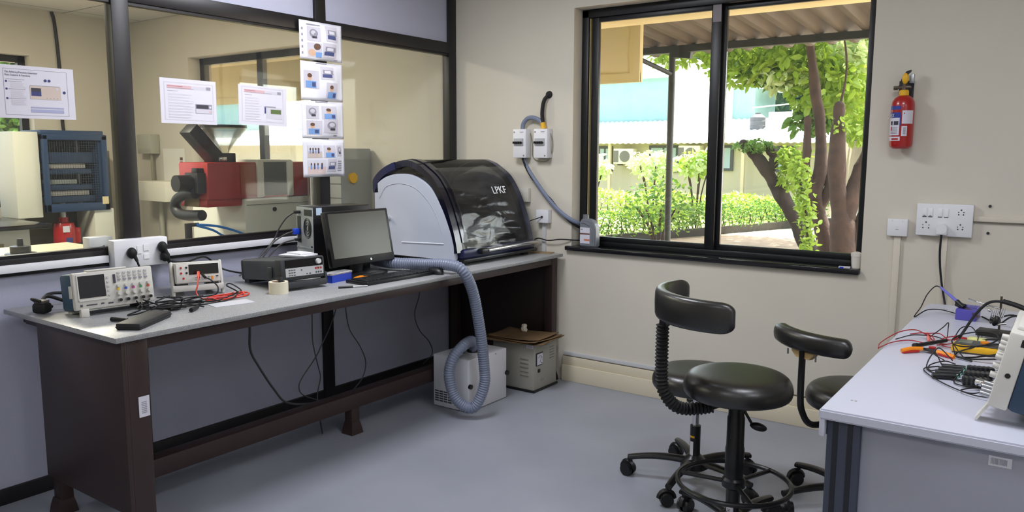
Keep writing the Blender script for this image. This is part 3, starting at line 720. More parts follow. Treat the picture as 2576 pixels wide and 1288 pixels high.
for i, cm in enumerate(((224, 190, 60), (60, 80, 180), (180, 70, 140), (70, 150, 90), (190, 90, 60))):
    b = MB(beige_pl); x = .010 + i * .0275; knob(b, x, -.057, .074, .0062); knob(b, x, -.057, .046, .0085, .016); b.obj('knob', sc)
    b = MB(mat('scope_button_%d' % i, cm, .5)); b.bb(x - .005, x + .005, -.061, -.057, .058, .066); b.obj('colour_button', sc, smooth=False)
    b = MB(steel); b.cyl((x, -.057, .021), (x, -.072, .021), .0062); b.use(black_pl); b.cyl((x, -.070, .021), (x, -.075, .021), .0058); b.obj('input_socket', sc)
b = MB(beige_pl); b.bb(-.128, -.10, -.066, -.045, -.026, .004, bev=.002); b.bb(.085, .115, -.066, -.045, -.026, .004, bev=.002); b.use(rubber); b.bb(-.13, -.09, .02, .055, -.012, .002); b.bb(.09, .13, .02, .055, -.012, .002); b.parts('foot', sc)

# scope cords, probes and the black pouch
Z = .76
def cord(name, label, pts, r=.0035, m=None, cat='cable', n=6, k=6, group=None):
    c = MB(m or rubber); c.wire(pts, r, n, k)
    return tag(c.obj(name), label, cat, group)
pl = thing('power_plug', 'black power plug with coiled cord at the left end of the bench', 'plug', (.20, -2.625, Z))
b = MB(rubber); b.box((.02, -.015, .022), (.055, .045, .04), R=Rz(.5), bev=.012); b.use(mat('plug_grey', (92, 86, 82), .5)); b.box((.02, -.015, .045), (.04, .035, .012), R=Rz(.5), bev=.004); b.obj('plug_body', pl)
b = MB(rubber)
b.wire([(-.01, 0, .02), (-.06, .03, .045), (-.10, .08, .05), (-.08, .15, .04), (.02, .17, .03), (.09, .16, .03)], .006, 8)
b.wire([(.03, -.03, .03), (-.02, .02, .055), (.0, .07, .035), (.06, .10, .025), (.10, .12, .03)], .007, 8); b.wire([(.045, -.03, .05), (.02, -.045, .058), (-.01, -.03, .05), (-.015, -.0, .03), (.02, .02, .02)], .006, 8); b.obj('cord', pl)

pb = MB(rubber)
random.seed(3)
for i in range(6):
    a = .42 + random.random() * .09; c0 = (.455 + .02 * i * .3, -2.43 + i * .028)
    pts = [(.44, -2.405 + i * .027, .797)]
    for k in range(5):
        pts.append((.47 + random.uniform(-.02, .10), -2.40 + i * .03 + random.uniform(-.10, .10), Z + .006 + random.random() * .022))
    pts.append((.50 + random.random() * .12, -2.36 + i * .04 + random.random() * .05, Z + .006))
    pb.wire(pts, .0028, 5, 6)
tag(pb.obj('probe_cables'), 'tangle of thin black probe leads in front of the left oscilloscope', 'cables')
for i, (x, y, rz, lab) in enumerate(((.60, -2.545, .4, 'black probe body left of the pouch on the granite bench'), (.54, -2.30, 1.9, 'black probe tip behind the pouch, nearest the red leads'), (.49, -2.33, 1.2, 'black probe clip under the right side of the left oscilloscope'), (.61, -2.27, 2.2, 'black probe grip pointing past the right end of the pouch'))):
    pz = thing('test_probe', lab, 'probe', (x, y, Z), rz, group='scope probes on the granite bench')
    b = MB(black_pl); b.cyl((-.045, 0, .009), (.02, 0, .009), .008, .0065, 10); b.obj('grip', pz)
    b = MB(dark_steel); b.cyl((.02, 0, .009), (.045, 0, .009), .003, .001, 8); b.obj('tip', pz)
po = thing('black_pouch', 'flat black case lying at the front edge of the granite bench', 'case', (.676, -2.508, Z), R(33.4))
b = MB(mat('pouch_black', (34, 33, 36), .5)); b.bb(-.042, .042, -.1135, .1135, 0, .024, bev=.006); b.obj('pouch_body', po)
b = MB(mat('pouch_seam', (16, 16, 18), .6)); b.bb(-.0428, .0428, -.1142, .1142, .0095, .0115); b.obj('zip_seam', po, smooth=False)

# white bench multimeter with handle
mm = thing('bench_multimeter', 'white bench multimeter with black display, tilted on its handle', 'multimeter', (.25, -2.04, .800), R(66), tilt=R(-7))
W = .176
b = MB(beige_pl); b.bb(-.088, .088, -.10, .10, 0, .088, bev=.006); b.obj('case', mm)
b = MB(mat('panel_white', (226, 222, 214), .4)); b.bb(-.084, .084, -.103, -.098, .004, .082, bev=.001); b.obj('front_panel', mm)
b = MB(mat('meter_display', (22, 18, 22), .15)); b.bb(-.036, .08, -.1045, -.102, .036, .078); b.obj('display', mm, smooth=False)
b = MB(mat('meter_button', (150, 148, 146), .5))
for i in range(6): b.bb(-.014 + i * .0125, -.005 + i * .0125, -.1045, -.102, .021, .026); b.bb(-.014 + i * .0125, -.005 + i * .0125, -.1045, -.102, .012, .017)
b.use(orange_pl); b.bb(.05, .058, -.105, -.102, .012, .026); b.use(black_pl); b.bb(.068, .078, -.105, -.102, .022, .027); b.obj('buttons', mm, smooth=False)
for x, z, c in ((-.066, .066, red_pl), (-.045, .066, black_pl), (-.066, .044, red_pl), (-.045, .044, black_pl), (-.058, .022, red_pl)):
    b = MB(c); b.cyl((x, -.1025, z), (x, -.105, z), .0045, n=10); b.obj('jack', mm)
b = MB(beige_pl)
for s in (-1, 1): b.box((s * .096, -.062, .018), (.012, .03, .15), R=Rx(-.28), bev=.006)
b.bb(-.10, .10, -.10, -.074, -.052 + .02, -.006, bev=.004); b.obj('tilt_handle', mm)
b = MB(black_pl); b.bb(-.08, -.04, -.09, -.05, -.02, .002); b.bb(.05, .08, -.09, -.05, -.02, .002); b.bb(-.08, -.04, .05, .09, -.034, .002); b.bb(.05, .08, .05, .09, -.034, .002); b.parts('foot', mm)

rl = thing('red_test_leads', 'red test lead plugged into the white multimeter and looped on the bench', 'test lead', (.45, -2.05, Z))
o2 = Vector(rl.location)
b = MB(mat('red_cable', (214, 66, 50), .4))
b.wire([Vector(q) - o2 for q in [(.385, -2.105, .858), (.41, -2.125, .85), (.425, -2.14, .82), (.43, -2.15, .79), (.455, -2.14, .768), (.50, -2.08, .764), (.52, -2.0, .764), (.50, -1.955, .766), (.47, -1.95, .768), (.455, -2.01, .766), (.49, -2.10, .768), (.50, -2.13, .764), (.475, -2.12, .766), (.44, -2.03, .766), (.435, -1.965, .766), (.455, -1.945, .768), (.50, -1.99, .770), (.525, -2.07, .766), (.505, -2.145, .766), (.47, -2.13, .770), (.45, -2.05, .770), (.47, -1.97, .772), (.515, -1.985, .766)]], .0032, 6, 8); b.obj('cable', rl)
b = MB(mat('red_cable', (214, 66, 50), .4)); b.cyl(Vector((.372, -2.10, .862)) - o2, Vector((.400, -2.118, .845)) - o2, .006); b.obj('plug', rl)
b = MB(red_pl); b.cyl(Vector((.475, -2.13, .768)) - o2, Vector((.505, -2.06, .768)) - o2, .006); b.obj('probe', rl)
kl = thing('black_test_leads', 'black test lead mixed with the red one before the white multimeter', 'test lead', (.47, -2.05, Z))
o2 = Vector(kl.location)
b = MB(rubber); b.wire([Vector(q) - o2 for q in [(.385, -2.085, .842), (.41, -2.07, .83), (.435, -2.055, .80), (.44, -2.075, .772), (.40, -2.13, .766), (.43, -2.18, .764), (.52, -2.14, .764), (.51, -2.05, .772), (.47, -1.99, .774), (.44, -1.95, .775), (.40, -1.97, .80), (.43, -2.01, .80), (.49, -2.0, .775), (.55, -2.1, .764), (.53, -2.24, .763), (.47, -2.31, .763)]], .0028, 6, 8); b.obj('cable', kl)
b = MB(black_pl); b.cyl(Vector((.372, -2.083, .852)) - o2, Vector((.395, -2.085, .84)) - o2, .0055); b.obj('plug', kl)
tq = MB(mat('clear_sleeve', (214, 216, 222), .25)); tq.box((.60, -2.11, Z + .001), (.09, .16, .0016), R=Rz(-.2)); tag(tq.obj('clear_sleeve', smooth=False), 'thin clear plastic sleeve flat on the bench before the red leads', 'sleeve')

# dark grey bench multimeter, long case
dm = thing('dark_multimeter', 'long charcoal bench multimeter with silver key panel beside the tape roll', 'multimeter', (.403, -1.703, .792), R(82.7), tilt=R(-5))
char = mat('charcoal_plastic', (58, 62, 66), .5)
b = MB(char); b.bb(-.105, .105, -.15, .172, 0, .088, bev=.008); b.obj('case', dm)
b = MB(mat('charcoal_boot', (46, 49, 52), .6)); b.bb(-.109, .109, -.172, -.12, -.003, .092, bev=.008); b.bb(-.107, .107, .15, .178, -.003, .091, bev=.012); b.parts('bumper', dm)
b = MB(mat('meter_black_panel', (18, 17, 18), .2)); b.bb(-.088, .098, -.1745, -.17, .052, .086); b.obj('display', dm, smooth=False)
b = MB(mat('silver_panel', (196, 198, 200), .35, .3)); b.bb(-.088, .098, -.1745, -.17, .014, .051); b.obj('key_panel', dm, smooth=False)
b = MB(mat('silver_knob', (206, 206, 206), .35)); b.cyl((.074, -.174, .070), (.074, -.185, .070), .0125, .011, 20); b.obj('knob', dm)
b = MB(ink_dk)
for i in range(3):
    for k in range(3): b.bb(-.074 + i * .012, -.066 + i * .012, -.1755, -.174, .018 + k * .011, .022 + k * .011)
b.bb(-.014, -.008, -.1755, -.174, .036, .042); b.bb(.012, .018, -.1755, -.174, .018, .023); b.bb(.026, .034, -.1755, -.174, .018, .023)
for i in range(3): b.bb(.058 + i * .012, .065 + i * .012, -.1755, -.174, .019, .026)
b.use(red_pl)
for i in range(3): b.bb(.056 + i * .013, .064 + i * .013, -.1755, -.174, .036, .044)
b.obj('keys', dm, smooth=False)
b = MB(mat('charcoal_boot', (46, 49, 52), .6)); b.bb(-.115, -.106, -.10, -.07, .012, .06, bev=.004); b.bb(.106, .115, -.10, -.07, .012, .06, bev=.004); b.bb(-.11, .11, -.178, -.15, -.036, -.008, bev=.004); b.bb(-.10, .10, .12, .16, -.015, .002); b.bb(-.115, -.104, -.175, -.14, -.03, .02); b.bb(.104, .115, -.175, -.14, -.03, .02); b.parts('stand_piece', dm)
sk = MB(mat('paper_pads', (214, 214, 220), .6)); sk.box((.41, -1.62, .888), (.14, .10, .006), R=Rz(.25)); sk.box((.40, -1.60, .894), (.11, .07, .005), R=Rz(-.1)); tag(sk.obj('papers', smooth=False), 'white slips of paper lying on the charcoal multimeter', 'paper')
vc = thing('mains_cable', 'black mains cord arching from the outlet panel behind the white multimeter', 'cable', (.10, -1.9, .80))
b = MB(rubber); o2 = Vector(vc.location); b.wire([Vector(q) - o2 for q in [(.06, -2.08, .89), (.09, -1.99, .868), (.10, -1.90, .884), (.10, -1.85, .855), (.11, -1.80, .815), (.20, -1.75, .80), (.235, -1.72, .82)]], .0045, 6); b.obj('cord', vc)

tp = thing('tape_roll', 'roll of cream masking tape standing on the granite bench', 'tape', (.563, -1.853, Z))
b = MB(mat('masking_tape', (226, 218, 194), .5)); b.lathe([(.029, 0), (.040, 0), (.040, .050), (.029, .050), (.029, 0)], n=40); b.obj('tape', tp)
b = MB(mat('tape_core', (176, 150, 130), .7)); b.lathe([(.0265, .001), (.029, .001), (.029, .0495), (.0265, .0495), (.0265, .001)], n=40); b.obj('core', tp)

bx = thing('blue_parts_box', 'small blue plastic box with a clear lid and bits inside', 'box', (.514, -1.482, Z), R(6.1))
b = MB(blue_pl); b.prism([(-.0245, -.067), (.0245, -.067), (.0245, .067), (-.0245, .067)], Matrix.Translation((0, 0, 0)), .004)
for x0, x1, y0, y1 in ((-.0265, -.0235, -.068, .068), (.0235, .0265, -.068, .068), (-.0265, .0265, -.068, -.065), (-.0265, .0265, .065, .068)): b.bb(x0, x1, y0, y1, 0, .034)
b.obj('tray', bx, smooth=False)
b = MB(mat('box_bits', (170, 150, 150), .5, noise=.5, scale=60)); random.seed(5)
for k in range(16): b.box((random.uniform(-.018, .018), random.uniform(-.058, .058), .022 + random.random() * .014), (.008, .02, .006), R=Rz(random.random() * 3))
b.obj('contents', bx, smooth=False)
b = MB(glass_mat('clear_lid', (.95, .96, .98), .12, .1, haze=.22)); b.bb(-.029, .029, -.071, .071, .034, .044, bev=.003); b.obj('lid', bx)

# desktop tower
tw = thing('desktop_tower', 'black desktop computer tower with silver back panel against the partition', 'computer', (.25, -1.27, Z), R(-11.6))
b = MB(mat('tower_black', (12, 12, 14), .35)); b.bb(-.0825, .0825, -.150, .165, 0, .33, bev=.004); b.obj('case', tw)
b = MB(mat('galvanised', (172, 178, 180), .45, .25)); b.bb(-.079, .079, -.1535, -.149, .004, .326); b.obj('rear_panel', tw, smooth=False)
b = MB(mat('galvanised_dk', (62, 64, 66), .5, .5))
b.bb(.0, .075, -.155, -.152, .285, .315)
for r in (.012, .021, .030, .036):
    n = 26; b.tube([(.03 + r * math.cos(2 * PI * i / n), -.1545, .225 + 1.35 * r * math.sin(2 * PI * i / n)) for i in range(n)], .0022, 5, closed=True)
b.bb(.060, .075, -.156, -.152, .130, .140); b.bb(-.07, -.035, -.155, -.152, .15, .28); b.obj('fan_grille', tw)
b = MB(mat('galvanised', (172, 178, 180), .45, .25))
for k in range(5): b.bb(-.072, .03, -.159, -.152, .018 + k * .022, .026 + k * .022)
b.bb(-.078, .078, -.157, -.152, .126, .132); b.obj('slot_covers', tw, smooth=False)
b = MB(mat('sticker_blue_white', (186, 206, 226), .5)); b.bb(.083, .0836, -.135, -.105, .29, .325); b.obj('blue_sticker', tw, smooth=False)
b = MB(rubber); b.box((-.05, -.165, .30), (.03, .03, .014), bev=.003); b.obj('power_plug', tw)
b = MB(blue_pl); b.box((-.055, -.172, .205), (.022, .032, .03), bev=.004); b.obj('video_plug', tw)
b = MB(black_pl); b.box((-.05, -.166, .165), (.02, .03, .012), bev=.002); b.obj('usb_plug', tw)
tl_ = Vector(tw.location); rzT = Rz(R(-11.6))
def tloc(p): return tl_ + rzT @ Vector(p)
for lab, s, pts in (('black power cable hanging from the back of the tower', (-.05, -.18, .30), [(.12, -1.45, 1.03), (.09, -1.47, .98), (.07, -1.49, .92), (.06, -1.55, .86), (.06, -1.62, .80), (.05, -1.68, .765)]),
                    ('video cable leading from the blue plug of the tower', (-.055, -.188, .205), [(.11, -1.46, .945), (.085, -1.50, .915), (.08, -1.54, .87), (.07, -1.60, .80), (.08, -1.66, .766)]),
                    ('thin cable below the blue plug of the tower', (-.05, -.18, .165), [(.11, -1.47, .905), (.09, -1.52, .86), (.09, -1.58, .80), (.1, -1.63, .766)])):
    p0 = tloc(s); cord('computer_cable', lab, [p0] + pts, .004, mat('cable_grey', (66, 64, 66), .55), group='cables behind the tower')

# monitor, keyboard, mouse
mo = thing('monitor', 'black flat screen monitor tilted back, reflecting the cream wall', 'monitor', (.484, -1.29, .76), R(88.5))
T = Rx(R(-11.9))
b = MB(mat('monitor_black', (20, 20, 21), .3)); b.box(T @ Vector((0, 0, .130)) + Vector((0, 0, .057)), (.40, .03, .262), R=T, bev=.005); b.obj('bezel', mo)
b = MB(mat('monitor_screen', (58, 56, 46), .2, .4, spec=.8)); b.box(T @ Vector((0, -.0152, .143)) + Vector((0, 0, .057)), (.366, .0018, .212), R=T); b.obj('screen', mo, smooth=False)
b = MB(steel); b.cyl(T @ Vector((.04, -.0155, .017)) + Vector((0, 0, .057)), T @ Vector((.04, -.0175, .017)) + Vector((0, 0, .057)), .006); b.obj('badge', mo)
b = MB(mat('monitor_black', (20, 20, 21), .3)); b.box((0, .05, .10), (.07, .03, .18), bev=.006); b.box((0, .035, .008), (.24, .17, .016), bev=.008); b.obj('stand', mo)
kb_ = thing('keyboard', 'black computer keyboard at the front edge of the granite bench', 'keyboard', (.668, -1.29, Z), R(88))
b = MB(black_pl); b.bb(-.215, .215, -.072, .072, 0, .016, bev=.004); b.obj('base', kb_)
b = MB(mat('keycap', (30, 30, 32), .45))
for r in range(5):
    for c in range(15):
        if r == 4 and 3 < c < 9: continue
        b.bb(-.205 + c * .0215, -.187 + c * .0215, -.058 + r * .021, -.041 + r * .021, .015, .0215)
    for c in range(4): b.bb(.125 + c * .0215, .143 + c * .0215, -.058 + r * .021, -.041 + r * .021, .015, .0215)
b.bb(-.12, -.012, -.058 + 0 * .021, -.041, .015, .0212)
b.obj('keys', kb_, smooth=False)
ms = thing('mouse', 'black computer mouse beside the right end of the keyboard', 'mouse', (.735, -1.045, Z), R(80))
b = MB(black_pl); b.grid(lambda u, v: Vector((.031 * math.cos(u * 2 * PI) * math.cos(v * PI / 2), .052 * math.sin(u * 2 * PI) * math.cos(v * PI / 2), .034 * math.sin(v * PI / 2) ** .8)), 24, 8); b.obj('shell', ms)
b = MB(dark_steel); b.cyl((-.004, -.03, .027), (.004, -.03, .027), .008); b.obj('scroll_wheel', ms)
cord('mouse_cable', 'thin black mouse and keyboard cable on the bench top', [(.72, -1.0, .764), (.66, -.98, .763), (.58, -1.06, .763), (.50, -1.10, .763), (.42, -1.12, .764)], .0025)
sd = thing('screwdriver', 'slim grey and silver screwdriver lying before the keyboard', 'screwdriver', (.712, -1.572, Z + .005), math.atan2(.105, .071))
b = MB(black_pl); b.cyl((-.063, 0, 0), (.0, 0, 0), .005); b.obj('handle', sd); b = MB(steel); b.cyl((0, 0, 0), (.064, 0, 0), .0032); b.obj('blade', sd)
oc = MB(orange_pl); oc.box((.562, -1.395, Z + .008), (.022, .07, .014), R=Rz(.35), bev=.004); oc.box((.572, -1.36, Z + .006), (.03, .03, .01), R=Rz(.8), bev=.003); tag(oc.obj('orange_clip'), 'small orange clip between blue box and keyboard', 'clip')

# outlet panel and white trunking on the partition
tk_ = MB(white_pl)
tk_.bb(.011, .03, -6.0, -2.285, .8935, .924, bev=.003); tk_.bb(.011, .03, -2.04, -1.14, .8935, .924, bev=.003)
tag(tk_.obj('cable_trunking'), 'white cable trunking running along the partition rail', 'trunking')
op = thing('outlet_panel', 'white outlet panel with black plugs on the partition rail', 'outlet', (.012, -2.16, .878))
b = MB(white_pl); b.bb(0, .05, -.12, .118, -.012, .108, bev=.006); b.obj('panel_box', op)
b = MB(mat('switch_white', (240, 240, 242), .3)); b.bb(.0495, .053, -.022, -.002, .045, .078); b.bb(.0495, .053, .006, .03, .055, .082); b.bb(.0495, .053, .006, .03, .02, .04); b.parts('switch', op)
for y, z in ((-.055, .052), (.082, .066), (.092, .025)):
    b = MB(rubber); b.ball((.068, y, z), (.022, .020, .024)); b.cyl((.075, y + .003, z), (.085, y + .012, z - .035), .009, .006); b.wire([(.085, y + .012, z - .035), (.09, y + .02, z - .07), (.085, y + .03, z - .105)], .0045); b.obj('plug', op)
# cables under the bench
for i, (lab, pts) in enumerate((
    ('thick dark cable looping down under the bench at left', [(.3, -1.814, .70), (.3, -1.814, .569), (.3, -1.815, .468), (.3, -1.776, .386), (.3, -1.694, .254), (.3, -1.617, .169), (.3, -1.438, .120)]),
    ('straight cable hanging left of the partition post under the bench', [(.3, -1.459, .70), (.3, -1.459, .564), (.3, -1.459, .435), (.3, -1.431, .31), (.3, -1.418, .247), (.3, -1.44, .16), (.34, -1.46, .04), (.40, -1.50, .006)]),
    ('cable bowing left by the partition post under the bench', [(.3, -1.27, .70), (.3, -1.32, .54), (.3, -1.407, .405), (.3, -1.454, .345), (.3, -1.53, .273), (.3, -1.551, .229), (.3, -1.522, .182), (.3, -1.4, .12)]),
    ('faint thin cable right of the partition post under the bench', [(.3, -1.25, .70), (.3, -1.241, .558), (.3, -1.217, .451), (.3, -1.151, .355), (.3, -1.112, .261), (.3, -1.137, .181), (.3, -1.214, .125)]),
    ('thin cable hanging near the white extractor box under the bench', [(.3, -.68, .70), (.3, -.69, .561), (.3, -.731, .453), (.3, -.694, .356), (.3, -.61, .27), (.3, -.587, .195), (.3, -.663, .153)]))):
    cord('hanging_cable', lab, pts, .0055 if i == 0 else .003, mat('cable_grey', (66, 64, 66), .55), group='cables hanging under the bench')
# ------------------------------------------------------------------ domed circuit board plotter on the bench
dmh = thing('domed_machine', 'white and navy domed circuit board machine with a smoked curved cover', 'machine', (.38, -.465, .765))
o = Vector(dmh.location)
navy = mat('navy_plastic', (14, 22, 66), .3, coat=.2)
OUT = [(.09, 1.13), (.088, 1.168), (.094, 1.206), (.151, 1.255), (.235, 1.292), (.332, 1.312), (.40, 1.298), (.446, 1.275), (.529, 1.214), (.595, 1.115), (.643, 1.0), (.672, .91), (.688, .835)]
CAP = [(.10, .795), (.10, 1.14), (.118, 1.178), (.195, 1.221), (.299, 1.238), (.40, 1.222), (.498, 1.173), (.579, 1.072), (.637, .95), (.663, .869), (.668, .795)]
def P2(lst, k=6): return [(q.x, q.y) for q in smooth_pts([(x, z, 0) for x, z in lst], k)]
OUTs = P2(OUT)
def inset(l, d):
    r = []
    for i, p in enumerate(l):
        a = l[max(i - 1, 0)]; b = l[min(i + 1, len(l) - 1)]
        t = Vector((b[0] - a[0], b[1] - a[1])).normalized(); r.append((p[0] + t.y * d, p[1] - t.x * d))
    return r
YM = Matrix(((1, 0, 0, 0), (0, 0, -1, 0), (0, 1, 0, 0), (0, 0, 0, 1)))   # local x,y -> world x,z ; local z -> -y
def yprism(mb, poly, y_far, d): mb.prism([(x - o.x, z - o.z) for x, z in poly], Matrix.Translation((0, y_far - o.y, 0)) @ YM, d)
capm = mat('machine_white', (190, 195, 208), .42)
CAPs = CAP[:1] + P2(CAP[1:-1]) + CAP[-1:]
for yf, d in ((-.795, .03), (-.135, .03)):
    b = MB(capm); yprism(b, CAPs, yf, d); c = b.obj('end_cap', dmh)
    if yf < -.5:
        g = MB(mat('cap_groove', (168, 172, 186), .5)); arc = P2([(.135, 1.10), (.19, 1.165), (.29, 1.185), (.40, 1.165), (.49, 1.10), (.55, 1.02), (.585, .93)])
        g.tube([(x - o.x, -.8252 - o.y, z - o.z) for x, z in arc], .0018, 6)
        g.obj('groove', c); g = MB(mat('cap_rib', (222, 226, 236), .4)); g.tube([(.30 - o.x, -.8255 - o.y, .868 - o.z), (.60 - o.x, -.8255 - o.y, .878 - o.z)], .0035, 6); g.obj('rib', c)
        g = MB(chrome); g.cyl((.208 - o.x, -.825 - o.y, .993 - o.z), (.208 - o.x, -.845 - o.y, .993 - o.z), .011); g.obj('lock', c)
# opaque blue rim at both ends, translucent shell between
def rimband(y0, y1, m, n0=0):
    b = MB(m); lo = inset(OUTs, .034)
    pts = OUTs[n0:] + lo[n0:][::-1]
    yprism(b, pts, y1, y1 - y0); return b
rimk = mat('rim_black_blue', (12, 14, 30), .18, coat=.4)
b = rimband(-.822, -.775, rimk); b.obj('rim', dmh)
b = MB(navy); k_ = 26; yprism(b, inset(OUTs, -.003)[:k_] + inset(OUTs, .036)[:k_][::-1], -.770, .055); b.obj('rim_cap', dmh)
b = MB(mat('navy_gloss_ridge', (14, 16, 26), .12, coat=.5)); lo = inset(OUTs, -.005)
yprism(b, lo[14:-4] + inset(OUTs, .01)[14:-4][::-1], -.725, .048); b.obj('rim_ridge', dmh)
rimband(-.165, -.12, navy).obj('rim', dmh)
smoke = glass_mat('smoked_cover', (.13, .135, .15), .02, .05)
b = MB(smoke); n = len(OUTs)
def shell(u, v):
    i = min(int(u * (n - 1)), n - 2); t = u * (n - 1) - i
    x = OUTs[i][0] * (1 - t) + OUTs[i + 1][0] * t; z = OUTs[i][1] * (1 - t) + OUTs[i + 1][1] * t
    return Vector((x, -.772 + .60 * v, z)) - o
b.grid(shell, 60, 12); b.obj('cover', dmh)
# crinkled clear film wrapped round the lower front
film = glass_mat('clear_film', (.90, .90, .88), .03, .17, haze=.015, bump=.3, bscale=3.5)
b = MB(film); random.seed(11)
from mathutils import noise as mnoise
def filmf(u, v):
    s = .60 + .40 * u; i = min(int(s * (n - 1)), n - 2); t = s * (n - 1) - i
    x = OUTs[i][0] * (1 - t) + OUTs[i + 1][0] * t; z = OUTs[i][1] * (1 - t) + OUTs[i + 1][1] * t
    y = -.745 + .62 * v
    w = mnoise.noise(Vector((y * 5, z * 26, 3))) * (.003 + .009 * min(1, max(0, (u - .25) * 2.2))) + mnoise.noise(Vector((y * 13, z * 34, 9))) * (.0008 + .0026 * min(1, max(0, (u - .3) * 2)))
    return Vector((x + .013 + w, y, z + .005 + w * .5)) - o
b.grid(filmf, 60, 70); b.obj('plastic_film', dmh)
# base, interior and gantry
b = MB(navy); rel_ = lambda mb, x0, x1, y0, y1, z0, z1, bev=.004: mb.bb(x0 - o.x, x1 - o.x, y0 - o.y, y1 - o.y, z0 - o.z, z1 - o.z, bev=bev)
rel_(b, .12, .70, -.79, -.118, .797, .850, .012); b.obj('base', dmh)
b = MB(mat('black_base_tray', (12, 12, 14), .35)); rel_(b, .11, .715, -.80, -.115, .783, .800); b.obj('base_tray', dmh)
dk = mat('machine_interior', (18, 19, 22), .6)
b = MB(dk); rel_(b, .10, .12, -.79, -.13, .85, 1.13); rel_(b, .13, .60, -.75, -.17, .852, .90); b.obj('interior', dmh)
b = MB(mat('gantry_grey', (70, 72, 76), .5)); rel_(b, .30, .38, -.76, -.16, 1.03, 1.10); rel_(b, .36, .46, -.62, -.50, .95, 1.16); b.obj('gantry', dmh)
b = MB(chrome); b.cyl((.718 - o.x, -.60 - o.y, .832 - o.z), (.718 - o.x, -.125 - o.y, .836 - o.z), .0105, n=20); b.obj('handle_bar', dmh)
b = MB(black_pl); rel_(b, .69, .728, -.66, -.595, .815, .845, .008); b.obj('handle_end', dmh)
for x, y in ((.20, -.74), (.66, -.74), (.20, -.18), (.66, -.18)):
    b = MB(rubber); b.cyl((x - o.x, y - o.y, .0), (x - o.x, y - o.y, .020), .026, n=16); b.obj('foot', dmh)
i = int(.74 * (n - 1)); tx = Vector((OUTs[i + 3][0] - OUTs[i][0], 0, OUTs[i + 3][1] - OUTs[i][1])).normalized()
Ml = frame4(Vector((OUTs[i][0] + .04, -.375, OUTs[i][1] + .01)) - o, (0, 1, 0), -tx)
lettering('LPKF', .062, mat('white_lettering', (230, 232, 236), .5), dmh, Ml, 'brand_lettering', .0006)
pd = MB(mat('kraft_card', (150, 128, 92), .8)); pd.box((.70, -.07, .7665), (.16, .07, .003), R=Rz(.2)); tag(pd.obj('card_scrap', smooth=False), 'scrap of brown card on the bench end by the wall', 'card')

# ribbed vacuum hose
hs = thing('vacuum_hose', 'grey ribbed vacuum hose looping from the bench down to the white extractor', 'hose', (.60, -1.0, .765))
o2 = Vector(hs.location)
hpts = [(.22, -1.0, .795), (.35, -1.06, .795), (.477, -1.085, .797), (.569, -1.056, .798), (.677, -1.029, .800), (.77, -1.02, .806), (.845, -1.005, .797), (.878, -.985, .755), (.882, -.935, .658), (.882, -.898, .531), (.882, -.869, .404), (.884, -.852, .276), (.888, -.852, .192), (.874, -.872, .112), (.848, -.896, .063), (.803, -.925, .072), (.757, -.946, .131), (.733, -.948, .232), (.742, -.925, .313), (.76, -.87, .365), (.745, -.79, .372), (.70, -.71, .34), (.672, -.672, .290)]
sp = smooth_pts(hpts, 26); rib = []
b = MB(mat('hose_grey_blue', (122, 130, 150), .38))
L_ = [0]
for q in range(1, len(sp)): L_.append(L_[-1] + (sp[q] - sp[q - 1]).length)
tot = L_[-1]; N_ = int(tot / .0032); res = []; k = 0
for q in range(N_ + 1):
    t = tot * q / N_
    while k < len(L_) - 2 and L_[k + 1] < t: k += 1
    f_ = (t - L_[k]) / max(1e-9, L_[k + 1] - L_[k]); res.append(sp[k].lerp(sp[k + 1], f_) - o2)
b.tube(res, .0265, 14, rf=lambda u: .0272 + .0022 * math.sin(u * tot / .0125 * 2 * PI)); b.obj('hose_body', hs, ang=80)

ex = thing('dust_extractor', 'white metal extractor box on the floor under the hose loop', 'extractor', (.652, -.672, 0))
b = MB(mat('extractor_white', (214, 215, 220), .45)); b.bb(-.1185, .1185, -.1695, .1695, .004, .283, bev=.003); eb = b.obj('case', ex)
b = MB(mat('vent_dark', (72, 74, 82), .6))
for r in range(5):
    for c in range(4): b.bb(-.108 + c * .030, -.083 + c * .030, -.1705, -.169, .030 + r * .013, .038 + r * .013)
b.obj('vent_grille', ex, smooth=False)
for y, z in ((-.157, .141), (.167, .144)):
    b = MB(black_pl); b.cyl((.118, y, z), (.132, y, z), .0125, n=16); b.obj('knob', ex)
b = MB(ink_dk); b.cyl((.1183, .071, .27), (.1192, .071, .27), .0035, n=10); b.obj('screw', ex)
b = MB(black_pl); b.cyl((.02, .0, .283), (.02, 0, .30), .036); b.cyl((.0, -.06, .283), (.0, -.06, .30), .006); b.cyl((-.07, -.02, .283), (-.07, -.02, .305), .010); b.obj('inlet', ex)

stb = thing('voltage_stabilizer', 'beige voltage stabilizer with a dial under the end of the bench', 'stabilizer', (.707, -.231, 0))
beige_m = mat('stabilizer_beige', (158, 156, 146), .5)
b = MB(beige_m); b.bb(-.144, .144, -.12, .12, .012, .285, bev=.006); b.obj('case', stb)
b = MB(black_pl); b.bb(-.15, .15, -.126, .126, .004, .014); b.obj('base_plate', stb, smooth=False)
b = MB(mat('louvre_shade', (130, 128, 116), .6))
for k in range(5): b.bb(.052, .108, -.1235, -.119, .09 + k * .024, .096 + k * .024, bev=.001)
for k in range(5): b.bb(.142, .1465, .045, .09, .17 + k * .016, .174 + k * .016)
b.parts('louvre', stb)
b = MB(mat('meter_frame', (32, 36, 60), .4)); b.bb(.143, .149, -.099, -.030, .151, .226, bev=.003); mf = b.obj('dial_frame', stb)
b = MB(paper); b.bb(.1485, .1497, -.093, -.036, .157, .220); b.obj('dial_face', mf, smooth=False)
